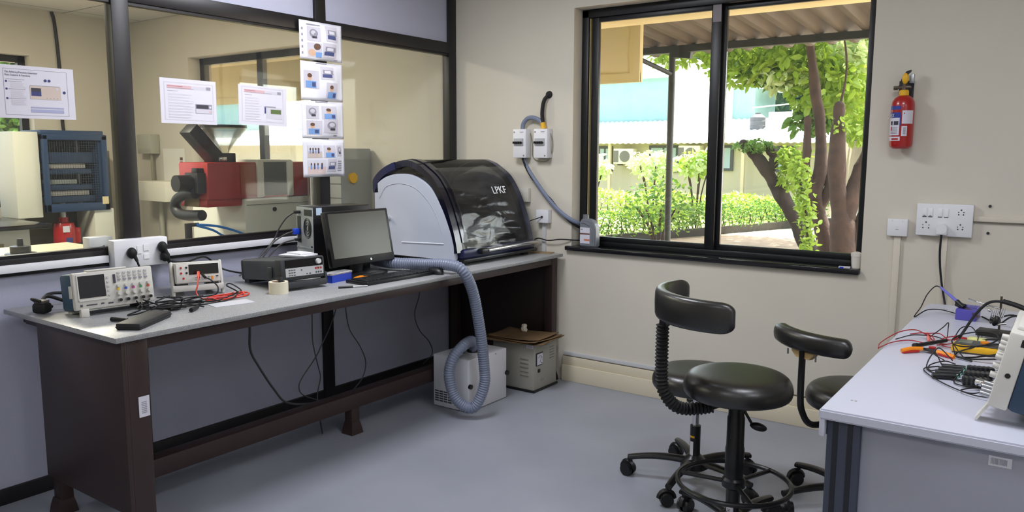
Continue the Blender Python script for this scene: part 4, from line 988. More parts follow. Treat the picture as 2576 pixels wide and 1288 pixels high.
b = MB(ink_dk); b.tube([(.1502, -.08 + .035 * (k / 8), .195 + .014 * math.sin(PI * k / 8)) for k in range(9)], .0012, 4); b.tube([(.1502, -.064, .17), (.1502, -.052, .20)], .001, 4); b.bb(.1498, .1504, -.05, -.042, .160, .168); b.obj('dial_marks', mf, smooth=False)
b = MB(black_pl); b.bb(.1435, .150, -.078, -.060, .112, .130); b.obj('switch', stb, smooth=False)
b = MB(paper); b.bb(.095, .140, -.1215, -.1195, .257, .277); b.use(ink)
for k in range(9): b.bb(.100 + k * .004, .102 + k * .004, -.122, -.1214, .260, .272)
b.obj('barcode_sticker', stb, smooth=False)
b = MB(mat('stabilizer_print', (140, 140, 132), .6))
for k in range(7): b.bb(.1435, .1445, -.055 + k * .012, -.048 + k * .012, .256, .265)
for k in range(3): b.bb(.1435, .1445, -.05 + k * .014, -.042 + k * .014, .055, .068)
b.obj('printed_name', stb, smooth=False)
kraft = mat('cardboard', (112, 88, 58), .85, noise=.25, scale=14)
random.seed(2)
for k, (a, lab) in enumerate(((.12, 'lowest flattened brown cardboard sheet on the beige stabilizer'), (-.05, 'middle flattened brown cardboard sheet on the beige stabilizer'), (.06, 'top flattened brown cardboard sheet on the beige stabilizer'))):
    cb2 = MB(kraft); z0 = .287 + k * .009
    def cf(u, v, a=a, z0=z0, k=k):
        x = (u - .5) * (.40 - .03 * k); y = (v - .5) * (.28 - .02 * k)
        zz = z0 + .004 * math.sin(u * 7 + k) * math.sin(v * 6 + k) * (abs(u - .5) + abs(v - .5)) + (.0 if u < .85 else (u - .85) * .06)
        return Vector((.715 + x * math.cos(a) - y * math.sin(a), -.262 + x * math.sin(a) + y * math.cos(a), zz + .003))
    cb2.grid(cf, 20, 16); co = cb2.obj('cardboard_sheet'); sm = co.modifiers.new('thickness', 'SOLIDIFY'); sm.thickness = .004
    tag(co, lab, 'cardboard', 'flattened cardboard on the stabilizer')
wp = MB(paper); wp.box((.62, -.30, .285), (.10, .16, .003), R=Rz(.4)); tag(wp.obj('white_sheet', smooth=False), 'white sheet poking out under the cardboard on the stabilizer', 'paper')
cp = MB(mat('crumpled_white', (226, 220, 204), .7)); cp.ball((.68, -.20, .330), (.016, .014, .024), n=12)
for v in cp.bm.verts: v.co += Vector((random.uniform(-1, 1), random.uniform(-1, 1), random.uniform(-1, 1))) * .006
tag(cp.obj('crumpled_paper', smooth=False), 'crumpled scrap of white paper on top of the cardboard', 'paper')
# ------------------------------------------------------------------ posters taped to the glass
PX = -.0125
def sheet(name, label, cat, y0, z0, w, h, rot, draw, group=None):
    """paper sheet standing on x = PX, u to +y, v up, origin at lower left"""
    t = thing(name, label, cat, (PX, y0, z0), group=group); t.rotation_euler = (rot, 0, 0)
    b = MB(paper); b.bb(0, .0012, 0, w, 0, h); b.obj('sheet', t, smooth=False)
    M = MB(); cnt = iter(range(999))
    def r(m, u0, u1, v0, v1):
        M.use(m).bb(.0011, .0015 + .00002 * next(cnt), u0, u1, v0, v1)
    def disc(m, u, v, rad):
        M.use(m).cyl((.0011, u, v), (.0015 + .00002 * next(cnt), u, v), rad, n=14)
    draw(t, r, disc, w, h)
    M.obj('print', t, smooth=False)
    return t
def textlines(r, m, u0, u1, v1, n, dv, hh=.0016):
    for k in range(n): r(m, u0, u0 + (u1 - u0) * random.uniform(.75, 1), v1 - k * dv - hh, v1 - k * dv)
pale_blue = mat('pale_blue_print', (170, 172, 205), .7); tan_pr = mat('tan_print', (206, 190, 180), .7)
pale_grey = mat('pale_grey_print', (206, 202, 212), .7); rose = mat('rose_print', (212, 176, 180), .7); lcd = mat('lcd_green_print', (92, 112, 62), .6)
def M2(u, v): return frame4((.0019, u, v), (0, 1, 0), (0, 0, 1))
random.seed(4)
def d1(t, r, disc, w, h):
    f = .0014
    for u0, u1, v0, v1 in ((.022, .25, .182, .182 + f), (.022, .25, .012, .012 + f), (.022, .022 + f, .012, .182), (.25, .25 + f, .012, .182)): r(ink, u0, u1, v0, v1)
    lettering('The Arbitrary/Function Generator', .0105, ink, t, M2(.028, .171), 'title', .0003, 'LEFT', .78); lettering('Basic Features & Functions', .0105, ink, t, M2(.028, .160), 'title', .0003, 'LEFT', .78)
    textlines(r, ink, .03, .11, .145, 1, .004)
    for v, n in ((.136, 6), (.108, 8), (.073, 6)):
        disc(ink_blue, .031, v, .004); textlines(r, ink, .038, .10, v + .001, 1, .004); textlines(r, pale_grey, .045, .10, v - .005, n, .0035)
    r(tan_pr, .112, .225, .074, .124); r(ink, .114, .222, .124, .126); r(ink_blue, .116, .152, .086, .116); r(ink_dk, .116, .152, .102, .116)
    for k in range(4): disc(ink, .172 + k * .013, .079, .002)
    disc(pale_grey, .212, .116, .005)
    for u, v in ((.170, .146), (.184, .146), (.238, .104)): disc(ink_blue, u, v, .0055)
    r(pale_blue, .112, .232, .040, .045); r(pale_blue, .112, .232, .024, .036)
sheet('instruction_sheet', 'printed sheet about the function generator taped on the glass, leftmost', 'poster', -2.638, 1.474, .277, .197, R(.2), d1)
def d23(kind):
    def d(t, r, disc, w, h):
        for u0, u1, v0, v1 in ((.018, .262, .176, .181), (.018, .262, .014, .019), (.018, .023, .014, .181), (.257, .262, .014, .181)): r(pale_grey, u0, u1, v0, v1)
        r(rose, .032, .15, .152, .168); r(pale_grey, .15, .248, .152, .168); r(ink, .225, .248, .154, .168)
        textlines(r, mat('rose_dark_print', (176, 120, 128), .7), .035, .11, .164, 1, .004, .003); textlines(r, ink, .035, .20, .156, 1, .004, .002)
        textlines(r, ink, .035, .09, .143, 1, .004)
        for k in range(9): textlines(r, pale_grey, .037, .165 if kind == 2 else .13, .130 - k * .0125, 2, .0038)
        if kind == 2:
            r(ink, .168, .252, .048, .090); r(pale_grey, .170, .250, .050, .068); r(ink_dk, .172, .234, .070, .087); disc(paper, .243, .078, .005); r(rose, .235, .248, .054, .060)
        else:
            r(ink_blue, .148, .156, .058, .092); r(ink, .15, .215, .088, .094); r(pale_grey, .158, .252, .034, .088); r(lcd, .184, .246, .058, .080); r(paper, .158, .19, .02, .034)
    return d
sheet('instruction_sheet', 'middle printed sheet on the glass showing a black-displayed meter', 'poster', -1.998, 1.476, .276, .196, R(-.2), d23(2))
sheet('instruction_sheet', 'printed sheet on the glass showing a meter with a green display', 'poster', -1.604, 1.484, .281, .188, R(-1.2), d23(3))
# column of four picture sheets, slightly curled, hung over the partition post
skin_pr = mat('skin_print', (214, 178, 150), .7); hair_pr = mat('hair_print', (104, 76, 60), .7); sky_pr = mat('sky_blue_print', (120, 160, 214), .7); navy_pr = mat('navy_print', (74, 84, 130), .7); floor_pr = mat('pink_floor_print', (222, 200, 196), .7)
laminate = mat('laminated_paper', (236, 236, 244), .12, coat=.6)
def picsheet(label, z0, h, pics, y0=-1.254, w=.281):
    t = thing('picture_sheet', label, 'poster', (.0185, y0, z0), group='strip of picture sheets on the partition post')
    def P(u, v, off=0): return Vector((.004 + .022 * math.sin(min(max((u / w - .35) / .6, 0), 1) * PI) * math.sin(PI * v / h) ** .7 + off, u, v))
    b = MB(laminate); b.grid(lambda u, v: P(u * w, v * h), 24, 10); so = b.obj('sheet', t)
    sm = so.modifiers.new('thickness', 'SOLIDIFY'); sm.thickness = .0009
    pm = None
    def patch(m, u0, u1, v0, v1, off):
        pm.use(m).grid(lambda a, c: P(u0 + (u1 - u0) * a, v0 + (v1 - v0) * c, off), 8, 3)
    def dsk(m, u, v, ru, rv, off):
        bm = pm.use(m).bm; c = bm.verts.new(P(u, v, off)); ring = [bm.verts.new(P(u + ru * math.cos(a * PI / 8), v + rv * math.sin(a * PI / 8), off)) for a in range(16)]
        for a in range(16): pm.face((c, ring[a], ring[(a + 1) % 16]))
    for kind, u0, u1, v0, v1 in pics:
        if pm: pm.obj('picture', so, smooth=False)
        pm = MB()
        f = lambda a: u0 + (u1 - u0) * a
        g = lambda a: v0 + (v1 - v0) * a
        O1, O2, O3 = .0012, .0017, .0022
        if kind == 'bar': patch(ink, u0, u1, v0, v1, O1); continue
        if kind == 'txt':
            for k in range(5): patch(ink, u0, u1, g(k / 5 + .03), g(k / 5 + .11), O1)
            continue
        patch({'scene': floor_pr, 'room': tan_pr}.get(kind, pale_grey), u0, u1, v0, v1, O1)
        if kind == 'device':
            patch(navy_pr, f(.1), f(.8), g(.15), g(.4), O2); patch(ink, f(.15), f(.9), g(.4), g(.75), O2); patch(paper, f(.25), f(.7), g(.48), g(.68), O3)
        if kind == 'sketch':
            dsk(ink, f(.5), g(.55), (u1 - u0) * .32, (v1 - v0) * .3, O2); dsk(pale_grey, f(.5), g(.6), (u1 - u0) * .2, (v1 - v0) * .16, O3); patch(ink_dk, f(.4), f(.75), g(.2), g(.35), O3)
        if kind == 'person':
            dsk(skin_pr, f(.4), g(.60), (u1 - u0) * .15, (v1 - v0) * .17, O2); dsk(hair_pr, f(.4), g(.72), (u1 - u0) * .16, (v1 - v0) * .12, O3); patch(sky_pr, f(.12), f(.85), g(.03), g(.42), O2); patch(navy_pr, f(.55), f(.8), g(.1), g(.35), O3)
        if kind == 'hand':
            dsk(skin_pr, f(.35), g(.3), (u1 - u0) * .3, (v1 - v0) * .25, O2); dsk(hair_pr, f(.7), g(.75), (u1 - u0) * .22, (v1 - v0) * .24, O2); patch(sky_pr, f(.6), f(1), g(0), g(.35), O3)
        if kind in ('scene', 'room'):
            patch(paper, u0, u1, g(.5), v1, O2)
            for k in range(4): patch(navy_pr if k % 2 else sky_pr, f(.15 + k * .2), f(.24 + k * .2), g(.35), g(.65), O3); dsk(hair_pr, f(.195 + k * .2), g(.70), .005, .006, O3)
    pm.obj('picture', so, smooth=False)
picsheet('top picture sheet of the strip on the partition post', 1.822, .192, [('bar', .045, .13, .172, .178), ('device', .16, .245, .10, .178), ('sketch', .05, .13, .095, .165), ('hand', .05, .135, .015, .085), ('device', .14, .235, .018, .09), ('txt', .012, .022, .02, .17), ('bar', .22, .245, .004, .012)])
picsheet('second picture sheet of the strip, below the top one', 1.617, .195, [('person', .02, .115, .06, .15), ('device', .125, .21, .11, .175), ('person', .155, .235, .012, .095), ('bar', .10, .17, .188, .192)])
picsheet('third picture sheet of the strip, above the bottom one', 1.422, .192, [('sketch', .03, .11, .10, .168), ('person', .125, .225, .10, .168), ('person', .03, .125, .02, .092), ('sketch', .135, .23, .03, .10), ('bar', .20, .225, .012, .02), ('bar', .09, .17, .186, .19)])
picsheet('bottom picture sheet of the strip, just above the tower', 1.222, .196, [('room', .03, .12, .10, .165), ('person', .13, .205, .10, .165), ('sketch', .215, .26, .11, .165), ('scene', .03, .14, .015, .09), ('device', .15, .21, .03, .095), ('txt', .22, .255, .03, .09)])

# ------------------------------------------------------------------ things on the window wall
def isolator(x, label):
    t = thing('isolator_box', label, 'switch box', (x, -.002, 1.322), group='white isolator boxes on the wall')
    b = MB(white_pl); b.bb(-.047, .047, -.058, 0, 0, .170, bev=.004); b.obj('enclosure', t)
    b = MB(mat('breaker_grey', (176, 178, 182), .45)); b.bb(-.036, .030, -.066, -.057, .073, .115, bev=.002); br_ = b.obj('breaker', t)
    b = MB(black_pl)
    b.bb(-.036, .028, -.074, -.065, .086, .093)
    for k in range(4): b.bb(-.034 + k * .016, -.026 + k * .016, -.080, -.065, .084, .097, bev=.001)
    b.obj('toggle', br_)
    b = MB(steel); b.cyl((-.036, -.057, .152), (-.036, -.0605, .152), .005, n=12); b.cyl((.033, -.057, .014), (.033, -.0605, .014), .005, n=12); b.parts('screw', t)
    b = MB(ink); b.bb(.004, .03, -.0588, -.0578, .150, .154); b.obj('printed_name', t, smooth=False)
    return t
isolator(.540, 'left white isolator box with four black toggles beside the window'); isolator(.690, 'right white isolator box with a black cable and yellow gland above')
ylw = MB(yellow_pl); ylw.cyl((.697, -.034, 1.492), (.690, -.034, 1.528), .017, .014, 12); ylw.ball((.683, -.034, 1.527), .012, n=10); tag(ylw.obj('cable_gland'), 'yellow cable gland on top of the right isolator box', 'gland')
hg = mat('conduit_grey_blue', (120, 130, 152), .45)
hb_ = MB(hg); hb_.wire([(.545, -.033, 1.490), (.552, -.033, 1.525), (.580, -.033, 1.553), (.620, -.033, 1.558), (.660, -.033, 1.545), (.684, -.033, 1.528)], .0135, 10); tag(hb_.obj('flexible_conduit'), 'short grey conduit arching between the two isolator boxes', 'conduit', 'grey conduits by the window')
hb_ = MB(hg); hb_.wire([(.551, -.03, 1.318), (.575, -.03, 1.268), (.647, -.028, 1.175), (.718, -.028, 1.095), (.789, -.026, 1.027), (.868, -.024, .975), (.91, .02, .945), (.915, .075, .935)], .0125, 10); tag(hb_.obj('flexible_conduit'), 'long grey conduit sloping from the left isolator box to the window corner', 'conduit', 'grey conduits by the window')
wcb = MB(rubber); wcb.wire([(.712, -.004, 1.690), (.692, -.025, 1.655), (.684, -.032, 1.590), (.690, -.034, 1.525)], .0115, 10); wcb.cyl((.712, 0, 1.690), (.712, -.012, 1.690), .022, .018); tag(wcb.obj('supply_cable'), 'black supply cable coming out of the wall above the isolators', 'cable')
cord('sloping_cable', 'black cable sagging below the long grey conduit by the window', [(.551, -.04, 1.32), (.60, -.035, 1.225), (.70, -.03, 1.12), (.746, -.024, 1.077), (.817, -.022, 1.003), (.87, -.02, .96), (.905, .02, .925), (.912, .07, .915)], .007)
cord('earth_wire', 'thin grey earth wire looping round the isolator boxes', [(.594, -.02, 1.468), (.602, -.012, 1.40), (.605, -.01, 1.33), (.646, -.008, 1.304), (.716, -.01, 1.310), (.744, -.012, 1.386), (.738, -.02, 1.466)], .0022, mat('cable_olive', (130, 126, 96), .6))
cord('machine_cable', 'thin black cable from the domed machine to the window corner', [(.62, -.075, .80), (.66, -.04, .845), (.73, -.03, .836), (.82, -.03, .848), (.90, .01, .845), (.93, .06, .84)], .004)
t = thing('wall_socket', 'white wall socket behind the domed machine with a black lead', 'socket', (.695, -.001, .975)); b = MB(white_pl); b.bb(-.045, .042, -.04, 0, -.036, .042, bev=.004); b.obj('socket_box', t); b = MB(black_pl); b.cyl((0, -.04, .0), (0, -.046, .0), .006); b.obj('plug_hole', t)
cord('socket_lead', 'short black lead plugged in the wall socket behind the machine', [(.695, -.045, .975), (.67, -.06, .965), (.63, -.09, .945), (.60, -.095, .90)], .0028)
t = thing('wall_socket', 'pale wall socket half hidden by the dome, above the other one', 'socket', (.552, -.001, 1.10)); b = MB(mat('aged_white', (214, 210, 198), .5)); b.bb(-.04, .035, -.03, 0, -.042, .042, bev=.004); b.obj('socket_box', t)
tkw = mat('trunking_grey_white', (206, 206, 206), .5)
b = MB(tkw); b.bb(.676, .702, -.012, 0, .7655, .938); tag(b.obj('conduit_strip'), 'narrow cream conduit below the wall socket behind the machine', 'trunking')

# sill things
bo = thing('oil_bottle', 'grey plastic oil bottle with a white label on the window sill', 'bottle', (.985, .022, .812), -.05)
b = MB(mat('bottle_grey', (122, 126, 132), .35))
prof = [(-.056, 0), (.056, 0), (.056, .10), (.050, .128), (.034, .150), (.012, .160), (-.004, .163), (-.046, .163), (-.052, .14), (-.056, .12)]
b.prism(prof, Matrix(((1, 0, 0, 0), (0, 0, 1, -.026), (0, 1, 0, 0), (0, 0, 0, 1))), .052); bmesh.ops.bevel(b.bm, geom=[e for e in b.bm.edges], offset=.007, segments=3, affect='EDGES'); b.obj('bottle_body', bo)
b = MB(mat('bottle_cap_grey', (112, 116, 120), .5)); b.cyl((-.028, 0, .160), (-.028, 0, .185), .0175, .0165, 20); b.obj('cap', bo)
b = MB(mat('bottle_grey', (122, 126, 132), .35)); b.tube([(.035, -.027, .03), (.036, -.0275, .09), (.022, -.0275, .122), (-.01, -.0275, .138), (-.04, -.0275, .14)], .0035, 6); b.obj('moulded_handle', bo)
b = MB(paper); b.bb(-.048, .018, -.0285, -.026, .02, .112); b.use(mat('label_brown', (110, 70, 62), .6)); b.bb(-.048, .018, -.029, -.0284, .072, .080); b.use(mat('label_orange', (206, 120, 84), .6)); b.bb(-.02, .018, -.029, -.0284, .036, .046); b.use(ink); b.bb(-.044, -.03, -.029, -.0284, .098, .104); b.obj('label', bo, smooth=False)
cu = thing('white_cup', 'white plastic cup standing at the right end of the window sill', 'cup', (2.440, .03, .812))
b = MB(mat('cup_white', (222, 216, 206), .4)); b.lathe([(0, 0), (.020, 0), (.024, .055), (.0255, .056), (.0255, .072), (.010, .078), (0, .078)]); b.obj('cup_body', cu)
b = MB(paper); b.box((2.395, .0, .816), (.05, .03, .006), R=Rz(.1)); b.use(blue_pl); b.box((2.385, -.012, .815), (.016, .016, .007)); tag(b.obj('blue_white_scrap', smooth=False), 'small white scrap with a blue end beside the cup on the sill', 'scrap')

# fire extinguisher
fe = thing('fire_extinguisher', 'red fire extinguisher with yellow collar hanging on the wall', 'fire extinguisher', (2.613, -.055, 1.375))
b = MB(red_paint); Rr = .0475
b.lathe([(0, .004), (.034, .0), (.044, .008), (Rr, .02), (Rr, .185), (.045, .205), (.036, .222), (.022, .232), (0, .234)], n=36); b.obj('cylinder', fe)
b = MB(yellow_pl); b.lathe([(.020, .230), (.020, .252), (.017, .256), (0, .256)]); b.obj('collar', fe)
b = MB(mat('valve_metal', (96, 84, 74), .4, .7)); b.cyl((0, 0, .255), (0, 0, .285), .013); b.box((-.008, 0, .268), (.07, .022, .013), bev=.003); b.box((-.035, 0, .266), (.016, .018, .018), bev=.003); b.obj('valve', fe)
b = MB(black_pl); b.prism([(-.022, .272), (-.008, .315), (.006, .336), (.024, .342), (.022, .334), (.012, .326), (.008, .30), (.004, .275)], Matrix(((1, 0, 0, 0), (0, 0, 1, -.012), (0, 1, 0, 0), (0, 0, 0, 1))), .024); b.obj('lever', fe)
b = MB(yellow_pl); b.ball((.004, -.014, .305), (.014, .008, .024)); b.obj('safety_tab', fe)
b = MB(dark_steel); b.bb(-.012, .012, .008, .0545, .236, .262); b.bb(-.03, .03, .050, .0545, .20, .30); b.obj('wall_bracket', fe); b = MB(steel); b.box((.028, .004, .305), (.018, .02, .04), bev=.002); b.obj('bracket_clip', fe)
def cyl_patch(mb, a0, a1, z0, z1, r):
    mb.grid(lambda u, v: Vector((r * math.sin(a0 + (a1 - a0) * u), -r * math.cos(a0 + (a1 - a0) * u), z0 + (z1 - z0) * v)), 12, 1)
b = MB(mat('label_blue', (42, 62, 150), .4)); cyl_patch(b, -1.35, .02, .170, .186, Rr + .0004); cyl_patch(b, -1.5, .02, .130, .158, Rr + .0004); cyl_patch(b, -.05, .06, .10, .15, Rr + .0003)
b.use(paper); cyl_patch(b, -1.5, -.05, .058, .134, Rr + .0008); cyl_patch(b, -1.5, -1.3, .165, .187, Rr + .001); cyl_patch(b, .14, 1.2, .108, .166, Rr + .0004); cyl_patch(b, .14, .62, .055, .098, Rr + .0004); cyl_patch(b, -1.4, .05, .034, .052, Rr + .0004)
b.use(ink_dk); cyl_patch(b, -.58, -.14, .103, .120, Rr + .0012); cyl_patch(b, -.98, -.72, .103, .120, Rr + .0012)
b.use(ink)
for k in range(6): cyl_patch(b, .28, .50, .063 + k * .005, .066 + k * .005, Rr + .001)
for k in range(5): cyl_patch(b, -.95, -.2, .065 + k * .006, .068 + k * .006, Rr + .0012)
b.use(red_pl); cyl_patch(b, -.75, -.1, .038, .046, Rr + .001); cyl_patch(b, .28, .36, .150, .156, Rr + .001); cyl_patch(b, -.95, -.78, .080, .096, Rr + .0013)
b.obj('labels', fe, smooth=False)
lettering('EX', .022, paper, fe, frame4((-.034, -.0375, .144), (.66, -.75, 0), (0, 0, 1)), 'label_lettering', .0004)

# switch board, data socket, trunking, screws
sw = thing('switch_board', 'wide white switch board with sockets and a white plug', 'switch board', (2.803, -.001, .992))
b = MB(white_pl); b.bb(-.110, .110, -.032, 0, 0, .142, bev=.004); b.obj('plate', sw)
b = MB(mat('rocker_white', (240, 240, 244), .3))
for x in (-.078, -.055, -.017, .007): b.bb(x - .009, x + .009, -.0355, -.031, .086, .122, bev=.002)
b.parts('rocker', sw)
b = MB(ink_dk)
for x in (-.078, -.055, -.017, .007): b.bb(x - .008, x + .008, -.0345, -.0318, .083, .0855)
for x in (-.078, -.055): b.bb(x - .004, x + .004, -.0362, -.035, .089, .091)
for cx_, cz_, s in ((.064, .104, 1), (.064, .040, 1), (-.070, .042, 1.25)):
    for dx, dz, rr in ((0, .014, .0036), (-.010, .004, .0024), (.010, .004, .0024), (-.009, -.006, .003), (.009, -.006, .003)):
        b.cyl((cx_ + dx * s, -.0318, cz_ + dz * s), (cx_ + dx * s, -.0326, cz_ + dz * s), rr, n=10)
b.obj('socket_holes', sw)
b = MB(white_pl); b.cyl((-.004, -.032, .034), (-.004, -.062, .034), .024, .021, 20); b.bb(-.026, .018, -.06, -.034, .008, .034, bev=.004); b.obj('plug', sw)
cord('desk_supply_cable', 'black power cord running from the white plug to the desk', [(2.799, -.05, 1.0), (2.797, -.045, .93), (2.800, -.03, .86), (2.812, -.03, .78), (2.83, -.04, .70), (2.86, -.10, .60)], .0048, mat('cord_navy', (26, 28, 40), .5))
ds = thing('data_socket', 'small square white data socket below the fire extinguisher', 'socket', (2.617, -.001, .981))
b = MB(white_pl); b.bb(-.042, .042, -.030, 0, 0, .078, bev=.003); b.obj('plate', ds)
b = MB(ink); b.bb(-.007, .006, -.0308, -.0298, .030, .032); b.bb(-.007, .006, -.0308, -.0298, .042, .0425); b.bb(-.022, -.021, -.0308, -.0298, .066, .071); b.bb(.02, .021, -.0308, -.0298, .066, .071); b.obj('port', ds, smooth=False)
for nm, lab, dims in (('vertical_trunking', 'pale trunking running down below the data socket', (2.604, 2.632, -.014, 0, .155, .980)), ('vertical_trunking', 'pale trunking running down below the switch board', (2.792, 2.820, -.014, 0, .155, .992)),
                      ('horizontal_trunking', 'pale trunking running right from the switch board', (2.914, 5.1, -.014, 0, 1.063, 1.085))):
    b = MB(mat('trunking_cream', (214, 206, 190), .5)); b.bb(*dims, bev=.001); tag(b.obj(nm), lab, 'trunking', 'wall trunking by the switch board')
b = MB(mat('dark_line', (105, 96, 84), .8)); b.bb(2.914, 5.1, -.013, 0, 1.059, 1.063); struct(b.obj('trim_5', smooth=False))  # narrow dark strip along the lower edge of the trunking
b = MB(tkw); b.bb(.84, 2.0, -.013, 0, .154, .176, bev=.001); tag(b.obj('skirting_trunking'), 'flat pale trunking lying along the baseboard', 'trunking')
for z, lab in ((1.13, 'screw plug in the wall above the horizontal trunking'), (1.014, 'screw plug in the wall below the horizontal trunking')):
    b = MB(dark_steel); b.cyl((2.970, 0, z), (2.970, -.006, z), .006, n=10); tag(b.obj('wall_screw'), lab, 'screw')
# ------------------------------------------------------------------ stools
seat_prof = [(0, 0), (.08, -.0005), (.132, -.003), (.158, -.010), (.174, -.026), (.181, -.048), (.180, -.066), (.172, -.080), (.150, -.087), (0, -.088)]
black_metal = mat('black_painted_metal', (16, 16, 17), .3)
def stool(label, x, y, seat_z, phase, arm_r=.262, seat_r=1.0, silver=False, ring=None, back=None, lever=None, seat_dz=0):
    t = thing('swivel_stool', label, 'stool', (x, y, 0))
    pr_ = smooth_pts([(r * seat_r, z, 0) for r, z in seat_prof[1:-1]], 4)
    b = MB(leather); b.lathe([(0, 0)] + [(q.x, q.y) for q in pr_] + [(0, -.085)], (0, 0, seat_z), n=48); s = b.obj('seat', t, ang=50)
    b = MB(black_metal); b.lathe([(.13 * seat_r, 0), (.13 * seat_r, .006), (0, .006)], (0, 0, seat_z - .092)); b.bb(-.055, .055, -.055, .055, seat_z - .115, seat_z - .088, bev=.006); b.obj('seat_plate', t)
    if silver:
        b = MB(chrome); b.cyl((0, 0, .24), (0, 0, seat_z - .10), .0135); b.cyl((0, 0, .30), (0, 0, .305), .017); b.box((-.014, 0, .325), (.02, .014, .03), bev=.003); b.obj('gas_lift', t)
        b = MB(black_metal); b.cyl((0, 0, .085), (0, 0, .245), .0215, .0215, 20); c = b.obj('column', t)
        b = MB(paper); a0 = -.75
        b.grid(lambda u, v: Vector((.0219 * math.sin(a0 + .8 * u), -.0219 * math.cos(a0 + .8 * u), .115 + .065 * v)), 8, 1); b.use(yellow_pl)
        b.grid(lambda u, v: Vector((.0219 * math.sin(a0 + 1.0 * u), -.0219 * math.cos(a0 + 1.0 * u), .195 + .009 * v)), 8, 1); b.obj('stickers', c, smooth=False)
    else:
        b = MB(black_metal); b.lathe([(.024, .10), (.024, .22), (.0315, .23), (.0325, .345), (.030, .355), (.0295, .455), (.0265, .462), (.0265, seat_z - .10)][0:] + [(0, seat_z - .10)], n=28); c = b.obj('column', t)
        b = MB(paper)
        b.grid(lambda u, v: Vector((.0245 * math.sin(-.65 + 1.1 * u), -.0245 * math.cos(-.65 + 1.1 * u), .105 + .035 * v)), 8, 1); b.use(ink_dk)
        for k in range(5): b.grid(lambda u, v, k=k: Vector((.0248 * math.sin(-.5 + .5 * u), -.0248 * math.cos(-.5 + .5 * u), .110 + k * .005 + .0025 * v)), 5, 1)
        b.obj('stickers', c, smooth=False)
    b = MB(black_metal); b.lathe([(.036, .055), (.058, .07), (.056, .095), (.036, .112), (.024, .122), (0, .122)], n=28); b.obj('hub', t)
    for k in range(5):
        a = phase + k * 2 * PI / 5; d = Vector((math.cos(a), math.sin(a), 0)); s = Vector((-d.y, d.x, 0))
        b = MB(black_metal); sec = []
        for i in range(13):
            u = i / 12; r = .03 + (arm_r + .012 - .03) * u; zc = .088 + .016 * math.sin(PI * (u * .8 + .1)) - .014 * u; w = .019 - .004 * u; h = .016 - .004 * u
            sec.append([d * r + s * (w * math.cos(q * PI / 5)) + Vector((0, 0, zc + h * math.sin(q * PI / 5))) for q in range(10)])
        b.rings(sec); b.obj('base_arm', t)
        b = MB(black_pl); p = d * arm_r; off = random.uniform(-1.5, 1.5); fd = Vector((math.cos(a + off), math.sin(a + off), 0)); sd = Vector((-fd.y, fd.x, 0)); cw = p + fd * .012
        for e in (-1, 1): b.cyl(cw + sd * e * .006 + Vector((0, 0, .027)), cw + sd * e * .024 + Vector((0, 0, .027)), .027, .025, 20)
        b.cyl(p + Vector((0, 0, .03)), p + Vector((0, 0, .082)), .008)
        b.tube([cw + Vector((0, 0, .030)) + (fd * math.cos(q) + Vector((0, 0, 1)) * math.sin(q)) * .028 for q in [i * PI / 8 for i in range(9)]], .012, 6); b.obj('caster', t)
    if ring:
        zr, rr, ph = ring
        b = MB(black_metal); b.tube([(rr * math.cos(i * 2 * PI / 64), rr * math.sin(i * 2 * PI / 64), zr) for i in range(64)], .0085, 10, closed=True)
        for k in range(3):
            a = ph + k * 2 * PI / 3; b.tube([(.02 * math.cos(a), .02 * math.sin(a), zr), ((rr) * math.cos(a), (rr) * math.sin(a), zr)], .008, 8)
        b.lathe([(.030, -.02), (.040, -.012), (.040, .012), (.033, .02), (.02, .02)], (0, 0, zr)); b.obj('foot_ring', t)
    if lever:
        la, ll, lz = lever; d = Vector((math.cos(la), math.sin(la), 0))
        b = MB(black_metal); b.tube([d * .02 + Vector((0, 0, seat_z - .10)), d * (ll * .55) + Vector((0, 0, (seat_z - .10 + lz) / 2)), d * ll + Vector((0, 0, lz))], .005, 8); b.use(black_pl)
        b.ball(d * (ll + .02) + Vector((0, 0, lz - .006)), (.030, .017, .014), R=Rz(la) @ Ry(.25), n=16); b.obj('height_lever', t)
    if back:
        a0, half, Rb, zc, hh, th, bell, seat_under = back
        b = MB(leather)
        rs = []
        NS = 36
        for i in range(NS + 1):
            u = math.sin(PI / 2 * (i / NS * 2 - 1)); a = a0 + half * u
            uu = max(0, (abs(u) - .84) / .16); e = max(.10, (1 - uu ** 2.2) ** .5) if uu < 1 else .10
            hz = hh * (.94 + .06 * (1 - u * u)) * (.45 + .55 * e if bell else e); tr = th * (.3 + .7 * e)
            c = Vector((math.cos(a), math.sin(a), 0))
            ring_ = []
            for q in range(16):
                ang = q * PI / 8; cc = math.cos(ang); ss = math.sin(ang)
                x_ = abs(cc) ** .7 * (1 if cc > 0 else -1) * tr; z_ = abs(ss) ** (.42 if bell else .8) * (1 if ss > 0 else -1) * hz
                ring_.append(c * (Rb + x_) + Vector((0, 0, zc + z_)))
            rs.append(ring_)
        b.rings(rs); bo_ = b.obj('backrest', t, ang=60)
        c = Vector((math.cos(a0), math.sin(a0), 0)); zb = seat_z - .125
        pth = [c * .03 + Vector((0, 0, zb + .02)), c * .12 + Vector((0, 0, zb)), c * (Rb - .06) + Vector((0, 0, zb + .005)), c * (Rb - .012) + Vector((0, 0, zb + .06)), c * Rb + Vector((0, 0, zb + .13)), c * Rb + Vector((0, 0, zc))]
        b = MB(black_metal); b.wire(pth, .012, 10, 8); ar = b.obj('back_arm', t)
